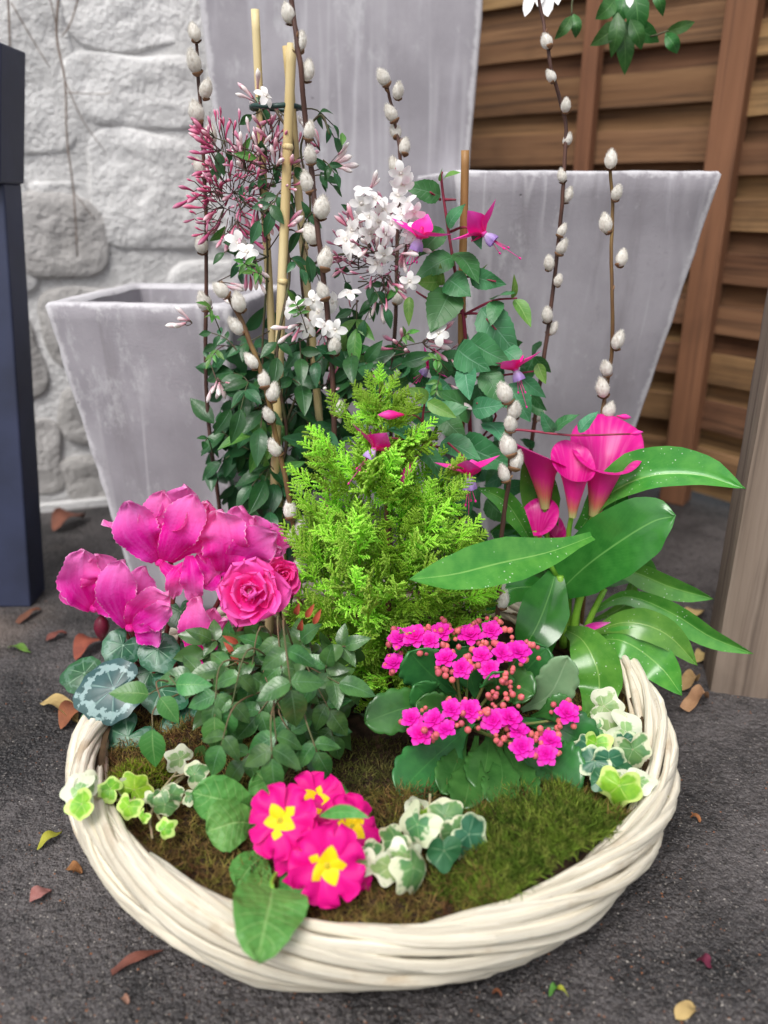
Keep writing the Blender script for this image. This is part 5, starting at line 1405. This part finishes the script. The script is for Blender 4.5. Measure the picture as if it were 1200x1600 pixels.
# ------------------------------------------------------------------ kalanchoe
kb_ = V((.085, .70, .07))
ka = thing('kalanchoe', 'kalanchoe with scalloped fleshy leaves and magenta double flower heads', 'kalanchoe', kb_)
def klf(pts, hw, m_=None, **kw):
    kw.setdefault('fold', .22); kw.setdefault('tilt', U(-.2, .2))
    o = ribbon('leaf', pts, hw * 1.12, m_ or M_KLEAF, ka, 'spoon', n=34, m=8, scal=.22, sk=7, ruffle=.05, rk=1, **kw)
    md = o.modifiers.new('fleshy', 'SOLIDIFY'); md.thickness = .0016; md.offset = 0
    return o
for pts, hw, k in (([(715, 1100, .69), (640, 1105, .66), (570, 1128, .64)], 30, 0), ([(715, 1090, .70), (670, 1050, .69), (640, 1018, .68)], 34, 0), ([(725, 1150, .67), (672, 1190, .63), (622, 1242, .61)], 36, 0), ([(745, 1150, .67), (735, 1215, .63), (725, 1264, .615)], 28, 0),
                   ([(775, 1150, .67), (785, 1215, .63), (770, 1258, .615)], 27, 0), ([(785, 1150, .67), (808, 1215, .625), (818, 1276, .605)], 30, 0), ([(800, 1145, .67), (855, 1200, .635), (908, 1232, .62)], 48, 0), ([(815, 1125, .68), (875, 1140, .66), (928, 1172, .65)], 36, 0),
                   ([(815, 1110, .69), (858, 1085, .68), (888, 1026, .675)], 28, 1), ([(790, 1090, .70), (820, 1050, .71), (855, 1012, .71)], 36, 0), ([(745, 1090, .70), (735, 1050, .70), (745, 1010, .70)], 36, 0), ([(710, 1085, .70), (675, 1090, .67), (648, 1070, .66)], 24, 0),
                   ([(830, 1120, .68), (865, 1110, .66), (895, 1098, .66)], 20, 0), ([(740, 1130, .68), (700, 1165, .65), (665, 1195, .63)], 30, 0), ([(765, 1140, .68), (760, 1190, .64), (748, 1235, .62)], 30, 0), ([(720, 1110, .69), (690, 1110, .66), (650, 1098, .65)], 24, 0),
                   ([(800, 1130, .68), (840, 1170, .64), (885, 1180, .63)], 34, 0), ([(780, 1080, .70), (800, 1070, .68), (835, 1085, .66)], 26, 0), ([(760, 1100, .70), (775, 1070, .67), (770, 1050, .66)], 24, 0), ([(720, 1080, .71), (700, 1030, .72), (690, 1000, .72)], 30, 0),
                   ([(730, 1140, .68), (710, 1200, .65), (690, 1240, .64)], 26, 0)):
    klf(pts, hw, M_KLEAFP if k else None)
mb = MB()
for (cnt, sc_, tl, off) in ((5, 1.0, .15, 0), (5, .85, .45, .6), (5, .62, .8, .2), (4, .4, 1.1, .5)):
    for k in range(cnt):
        Rz = Matrix.Rotation(off + k * 6.2832 / cnt, 3, 'Z') @ Matrix.Rotation(tl, 3, 'X')
        b = blade([V((0, .02, 0)), V((0, .35, .04)), V((0, .7, .03)), V((0, 1, -.06))], .34, 'petal', n=5, m=4, fold=.15, nh=(0, 0, 1), org=V())
        o = len(mb.v); mb.v += [Rz @ (p * sc_) for p in b.v]; mb.uv += b.uv; mb.f += [tuple(i + o for i in f_) for f_ in b.f]; mb.mi += b.mi
KFL = mb.mesh('kalanchoe_flower', M_KPET)
mb = MB(); mb.tube([V((0, 0, t)) for t in (0, .15, .4, .65, .85, 1)], [.16, .30, .42, .38, .20, .02], 8); KBD = mb.mesh('kalanchoe_bud', M_KBUD)
def khead(x, y, Y, r, nf, nb, offs=None):
    P = ats(x, y, Y, .12); s = pxm(P); nrm = (cam_dir(P) * .8 + V((0, 0, .7))).normalized(); fr = frameZ(nrm)
    stem('flower_stalk', [P - nrm * 14 * s, P.lerp(kb_, .4) + V((0, 0, -.002)), kb_ + V((0, 0, .01))], .0013, .002, M_KSTEM, ka)
    fp = []
    for k in range(nf):
        a = k * 2.4 + x; q = (0 if nf == 1 else .55) * r * s
        c = P + fr @ V((math.cos(a) * q, math.sin(a) * q, U(-2, 4) * s)); fp.append(c)
        ob('flower', KFL, ka, c, frameZ((nrm + (c - P) * 12 + rdir() * .2).normalized(), U(0, 6)), U(17, 23) * s)
    c = 0; tries = 0
    while c < nb and tries < 400:
        tries += 1
        a, q = U(0, 6.283), r * s * math.sqrt(rnd.random()) * 1.25
        B = P + fr @ V((math.cos(a) * q, math.sin(a) * q, U(-8, 3) * s))
        if any((B - z).length < 14 * s for z in fp): continue
        d = (nrm + (B - P) * 15 + rdir() * .3).normalized(); sz = U(8, 15) * s
        ob('bud', KBD, ka, B - d * sz * .5, frameZ(d, U(0, 6)), sz); c += 1
        mb_ = None
for q in ((626, 998, .70, 16, 1, 6), (662, 994, .695, 24, 2, 9), (690, 988, .70, 22, 1, 10), (735, 992, .70, 22, 1, 10), (768, 985, .705, 24, 1, 14), (712, 1032, .675, 30, 2, 18), (770, 1030, .675, 32, 3, 14), (810, 1018, .68, 28, 1, 20), (616, 1036, .69, 16, 1, 7),
          (655, 1134, .625, 28, 2, 12), (695, 1122, .62, 32, 3, 10), (735, 1110, .63, 26, 1, 14), (790, 1086, .65, 22, 0, 22), (785, 1130, .625, 26, 2, 9), (818, 1155, .615, 26, 2, 8), (852, 1166, .615, 24, 2, 10), (886, 1116, .65, 22, 1, 10)):
    khead(*q)

# ------------------------------------------------------------------ primrose
pbs = V((-.075, .54, .075))
pr = thing('primrose', 'magenta primrose with yellow star centres at the front of the basket', 'primrose', pbs)
def plf(pts, hw, **kw): ribbon('leaf', pts, hw, M_PLEAF, pr, kw.pop('pf', 'obov'), n=18, m=10, ruffle=.10, rk=2.2, serr=.05, sk=9, cup=-.05, **kw)
plf([(400, 1275, .56), (365, 1255, .545), (300, 1238, .54)], 36, fold=.15); plf([(405, 1290, .545), (370, 1285, .53), (322, 1300, .52)], 40, fold=.2)
plf([(420, 1330, .53), (395, 1350, .515), (368, 1385, .505)], 28, fold=.1); stem('leaf_stalk', [pbs, at(428, 1370, .485), at(426, 1388, .466)], .002, .0016, M_CSTALK, pr)
plf([(426, 1388, .466), (422, 1410, .447), (415, 1440, .428), (402, 1502, .398)], 62, fold=.14, pf='round')
plf([(415, 1340, .52), (408, 1375, .505), (400, 1405, .495)], 24); plf([(490, 1275, .57), (520, 1245, .575), (545, 1238, .575)], 18); plf([(430, 1260, .56), (420, 1230, .57), (400, 1205, .575)], 30); plf([(440, 1350, .52), (455, 1390, .50), (470, 1420, .492)], 24)
pp = []
for k in range(3):
    mb = MB()
    def pf_(a, b):
        s = b * 2 - 1; wv = .58 * prof('wedge', a)
        y = a * (1 - .32 * math.exp(-(s / .26) ** 2) * a ** 4); x = s * wv
        return V((x, .04 + y * .96, .10 * math.sin(a * 2.4) - .12 * a * a + .09 * math.sin(s * 5 + k * 2 + a * 3) * a + .05 * math.sin(s * 11 + k) * a * a)), (b, a)
    mb.grid(12, 10, pf_); pp.append(mb.mesh('primrose_petal', M_PPET))
mb = MB(); mb.tube([V((0, 0, z)) for z in (-.7, -.3, -.05, .03, .02)], [.07, .08, .11, .10, .03], 9); PEYE = mb.mesh('primrose_eye', M_PEYE)
def pflower(x, y, Y, r, face):
    P = at(x, y, Y); s = r * pxm(P); o = ob('flower', PEYE, pr, P, frameZ(face, U(0, 6)), s)
    for k in range(5): ob('petal', rnd.choice(pp), o, local=V((0, 0, .004 * k)), rot=V((U(-.12, .25), U(-.15, .15), k * 1.2566 + U(-.08, .08))), scale=U(.94, 1.08))
    stem('flower_stalk', [P - V(face).normalized() * s * .6, P.lerp(pbs, .5) + V((0, .008, -.004)), pbs], .0014, .0018, M_CSTALK, pr)
pflower(438, 1282, .505, 54, (-.15, -.7, .75)); pflower(512, 1352, .475, 62, (.1, -.9, .5)); pflower(468, 1330, .495, 52, (-.35, -.7, .6)); pflower(492, 1252, .545, 46, (0, -.5, .9)); pflower(550, 1292, .52, 48, (.5, -.6, .7))
pflower(430, 1328, .515, 36, (-.5, -.8, .3)); pflower(535, 1388, .482, 46, (.3, -1, .05)); pflower(525, 1275, .535, 44, (.1, -.5, .9))
ribbon('bract', [(500, 1275, .50), (540, 1268, .49), (578, 1278, .485)], 11, M_PLEAF, pr, 'lance')

# ------------------------------------------------------------------ ivies
def ivy(label, base, leaves, stems, Yb):
    t = thing('ivy_plant', label, 'ivy', base, 'ivy plants trailing in the basket')
    ends = []
    for pts in stems:
        PP = [ats(*q, .092) for q in pts]; stem('runner', [base] + PP, .0016, .0011, M_ISTEM, t, 6); ends += cr([base] + PP, 10)
    for (x, y, r, Y, k, dx, dz) in leaves:
        P = ats(x, y, Y, .105); nrm = cam_dir(P) * .9 + V((0, 0, .55)) + rdir() * .55; d = V((dx, dz * .4, dz)) + rdir() * .2
        R_ = frame(d, nrm); s = r * 1.52 * pxm(P)
        a = P - R_ @ V((0, s * .25, 0))
        ob('leaf', rnd.choice(IVY[k]), t, a, R_, s)
        e = min(ends, key=lambda q: (q - a).length)
        stem('leaf_stalk', [a, a.lerp(e, .5) + V((0, .006, -.003)), e], .0007, .0009, M_ISTEM, t, 5, 5)
    return t
ivy('variegated ivy with cream-edged leaves beside the primrose', V((.03, .55, .075)),
    [(650, 1256, 26, .555, 'p', -.2, 1), (706, 1268, 34, .535, 'v', .6, .3), (690, 1285, 30, .54, 'p', -.5, .2), (646, 1302, 40, .52, 'v', -.3, -1), (560, 1356, 34, .495, 'p', -.1, -1), (605, 1366, 30, .50, 'p', -.3, -.8), (652, 1368, 38, .495, 'v', .3, -1),
     (694, 1342, 34, .51, 'd', .2, -1), (742, 1312, 36, .525, 'd', .9, -.8), (712, 1312, 34, .52, 'v', .1, -1), (612, 1320, 28, .53, 'v', -.8, -.6), (630, 1345, 28, .51, 'p', -.2, -1), (730, 1290, 24, .54, 'd', 1, 0), (580, 1340, 24, .51, 'v', .5, -.8), (668, 1275, 20, .55, 'l', .2, .5), (690, 1310, 24, .53, 'v', 0, -1)],
    [[(665, 1320, .535), (660, 1260, .55)], [(665, 1320, .535), (600, 1345, .52)], [(665, 1320, .535), (720, 1300, .54)], [(668, 1310, .535), (672, 1240, .55)]], .55)
ivy('small ivy with lime and cream leaves at the basket rim below the calla', V((.215, .72, .075)),
    [(955, 1104, 30, .74, 'p', .8, .1), (962, 1132, 42, .71, 'p', .3, .7), (990, 1150, 38, .69, 'p', .9, -.3), (930, 1172, 26, .69, 'l', -.2, -.6), (922, 1196, 28, .69, 'd', -.7, -.4), (952, 1196, 28, .68, 'd', .2, -1), (992, 1182, 30, .69, 'v', .4, -1),
     (940, 1216, 17, .665, 'l', -.5, .2), (964, 1212, 18, .66, 'p', .3, .5), (966, 1240, 34, .65, 'l', 0, -1), (1010, 1222, 28, .66, 'p', 1, -.1), (984, 1206, 20, .67, 'd', .8, .2), (985, 1233, 16, .655, 'l', .9, .2), (925, 1140, 20, .71, 'v', -.7, 0), (935, 1225, 22, .67, 'd', -.6, -.8),
     (915, 1165, 22, .70, 'd', -.8, .2), (975, 1165, 20, .7, 'd', 0, -1)],
    [[(965, 1170, .705), (960, 1120, .72)], [(965, 1190, .70), (985, 1230, .67), (1045, 1245, .655)], [(960, 1180, .70), (925, 1190, .70)]], .72)
ivy('straggly variegated ivy trailing over the left basket rim', V((-.185, .64, .078)),
    [(112, 1236, 30, 0.545, 'p', -1, -.2), (118, 1260, 29, 0.535, 'l', -.9, -.5), (140, 1230, 24, 0.555, 'p', .4, -.6), (165, 1230, 21, 0.570, 'l', -.6, .1), (195, 1224, 19, 0.598, 'p', -.4, .6), (216, 1226, 27, 0.588, 'l', .4, .7), (198, 1268, 22, 0.568, 'l', -.3, -1), (274, 1182, 22, 0.618, 'p', -.8, .3),
     (312, 1206, 22, 0.618, 'v', .9, .2), (276, 1238, 21, 0.588, 'v', .7, .3), (252, 1262, 21, 0.573, 'v', -.6, -.6), (262, 1292, 16, 0.558, 'l', .8, .4), (240, 1250, 14, 0.583, 'v', .2, -.8), (300, 1245, 14, 0.588, 'v', .8, -.2), (222, 1280, 13, 0.568, 'l', -.4, -1)],
    [[(240, 1245, .60), (180, 1250, .57), (135, 1245, .555)], [(250, 1240, .615), (290, 1190, .64)], [(245, 1255, .605), (265, 1300, .58)], [(240, 1262, .60), (238, 1310, .575)]], .62)
# ------------------------------------------------------------------ hanging climber, top right
M_CLEM = leaf_mat('climber_leaf', L(62, 112, 50), L(46, 92, 40), L(96, 140, 76), rough=.4)
cm = at(960, -60, 1.20)
cle = thing('clematis_vine', 'green leafy climber with white blossom hanging into the top', 'climber', cm)
stem('stem', [cm, at(965, -10, 1.2), at(975, 20, 1.19)], .002, .0014, M_JSTEM, cle)
stem('stem', [cm, at(900, -10, 1.2), at(893, 25, 1.19)], .0015, .001, M_JSTEM, cle); stem('stem', [at(975, 20, 1.19), at(1010, 55, 1.18), at(1045, 48, 1.17)], .0014, .001, M_JSTEM, cle)
for (x0, y0, x1, y1, hw) in ((972, 30, 976, 118, 15), (968, 35, 922, 72, 14), (978, 35, 1030, 66, 15), (1040, 50, 1086, 34, 9), (1040, 52, 1058, 84, 11), (990, -20, 996, 62, 19), (893, 25, 866, 62, 9), (896, 22, 899, 60, 9), (1020, -20, 1036, 26, 9), (965, 20, 955, 90, 13),
                         (960, 0, 930, 30, 14), (985, 30, 1002, 78, 12), (975, -10, 960, 40, 16)):
    Y = U(1.15, 1.2); ribbon('leaf', [(x0, y0, Y), ((x0 + x1) / 2 + 3, (y0 + y1) / 2, Y - .01), (x1, y1, Y)], hw, M_CLEM, cle, 'lance', n=10, m=4)
for (x0, y0, x1, y1, hw) in ((848, -40, 856, 26, 13), (838, -40, 820, 26, 9), (868, -40, 872, 8, 8), (984, -30, 984, 12, 7), (850, -40, 840, 10, 9)):
    ribbon('petal', [(x0, y0, 1.16), (x1, y1, 1.14)], hw, M_WPET, cle, 'petal', n=8, m=4)

# ------------------------------------------------------------------ fallen leaves
def dry(c1, c2, nm): return leaf_mat(nm, c1, c2, None, rough=.7, spec=.2, hv=.1, trans=.05)
DM = {'o': dry(L(146, 92, 62), L(112, 68, 48), 'orange_dry_leaf'), 'b': dry(L(122, 80, 62), L(92, 60, 48), 'brown_dry_leaf'), 't': dry(L(190, 158, 112), L(160, 128, 90), 'tan_dry_leaf'),
      'y': dry(L(158, 160, 60), L(130, 136, 48), 'yellow_green_leaf'), 'g': dry(L(88, 128, 52), L(70, 104, 44), 'green_dropped_leaf'), 'm': dry(L(104, 40, 54), L(80, 30, 42), 'maroon_petal'), 'p': dry(L(176, 140, 128), L(140, 98, 84), 'pinkish_dry_leaf')}
def fallen(label, x0, y0, x1, y1, hw, k, pf='lance', lift=.006, curl=.9, name='fallen_leaf'):
    a, b = gnd(x0, y0, .002), gnd(x1, y1, .003); mid = a.lerp(b, .5) + V((0, 0, lift))
    hwm = hw * pxm(mid)
    mb = blade([a, mid, b], hwm, pf, n=12, m=6, fold=0.0, cup=-.25 * curl, ruffle=.35 * curl, rk=1.3, nh=(0, 0, 1), seed=x0)
    z0 = min(p.z for p in mb.v); off = a.copy(); off.z = .0012 - z0
    tag(ob(name, mb.mesh(name, DM[k]), None, off), label, 'fallen leaf', 'fallen leaves on the asphalt')
for q in (('slim yellow-green fallen leaf left of the basket', 58, 1328, 97, 1300, 9, 'y'), ('small orange leaf fragment on the asphalt left of the basket', 104, 1356, 128, 1364, 9, 'o', 'oval'),
          ('curled pinkish brown leaf near the left edge of the asphalt', 46, 1408, 80, 1392, 12, 'p', 'oval'), ('long brown curled leaf in front of the basket, left', 174, 1520, 255, 1484, 8, 'b', 'strap'),
          ('tan crumpled leaf against the left basket rim', 66, 1100, 122, 1130, 16, 't', 'oval', .016), ('rust orange leaf tucked under the left basket rim', 95, 1140, 140, 1105, 17, 'o', 'oval', .016), ('orange brown leaf under the cyclamen leaves', 118, 1032, 160, 1000, 16, 'o', 'oval', .016),
          ('tiny maroon petal on the asphalt, right of the basket', 1088, 1500, 1112, 1512, 9, 'm', 'oval'), ('tan leaf scrap at the bottom edge, right of the basket', 1056, 1592, 1086, 1576, 13, 't', 'oval'),
          ('small green leaf scrap in front of the basket, right', 858, 1556, 872, 1540, 5, 'g', 'oval'), ('thin green leaf scrap beside another in front of the basket', 866, 1545, 888, 1556, 4, 'y'),
          ('pale curled leaf on the asphalt before the weathered post', 1070, 1112, 1106, 1090, 12, 't', 'strap', .014, 1.6), ('pale forked leaf scrap under the calla leaf tips', 1064, 1080, 1088, 1062, 12, 't', 'oval', .012, 1.5),
          ('tan leaf lying behind the calla leaves', 1066, 972, 1098, 956, 11, 't', 'oval', .010), ('pinkish tan leaf at the foot of the weathered post', 1088, 1036, 1104, 1022, 10, 't', 'oval'),
          ('dropped green leaf on the asphalt by the navy post', 12, 1012, 48, 1020, 7, 'g'), ('brown curved leaf near the navy post foot', 28, 974, 64, 952, 7, 'b', 'strap'), ('large brown leaf at the foot of the stone wall', 84, 832, 132, 808, 18, 'b', 'oval', .02),
          ('tiny orange scrap on the asphalt right of the basket', 1078, 1276, 1094, 1284, 6, 'o', 'oval'), ('tiny brown scrap in front of the long curled leaf', 190, 1560, 200, 1568, 6, 'p', 'oval'), ('tiny orange scrap in front of the basket foot', 768, 1552, 784, 1556, 4, 'o', 'oval'),
          ('dark brown leaf between the left basket rim and the small planter', 72, 1002, 104, 990, 8, 'b', 'oval')):
    fallen(*q)
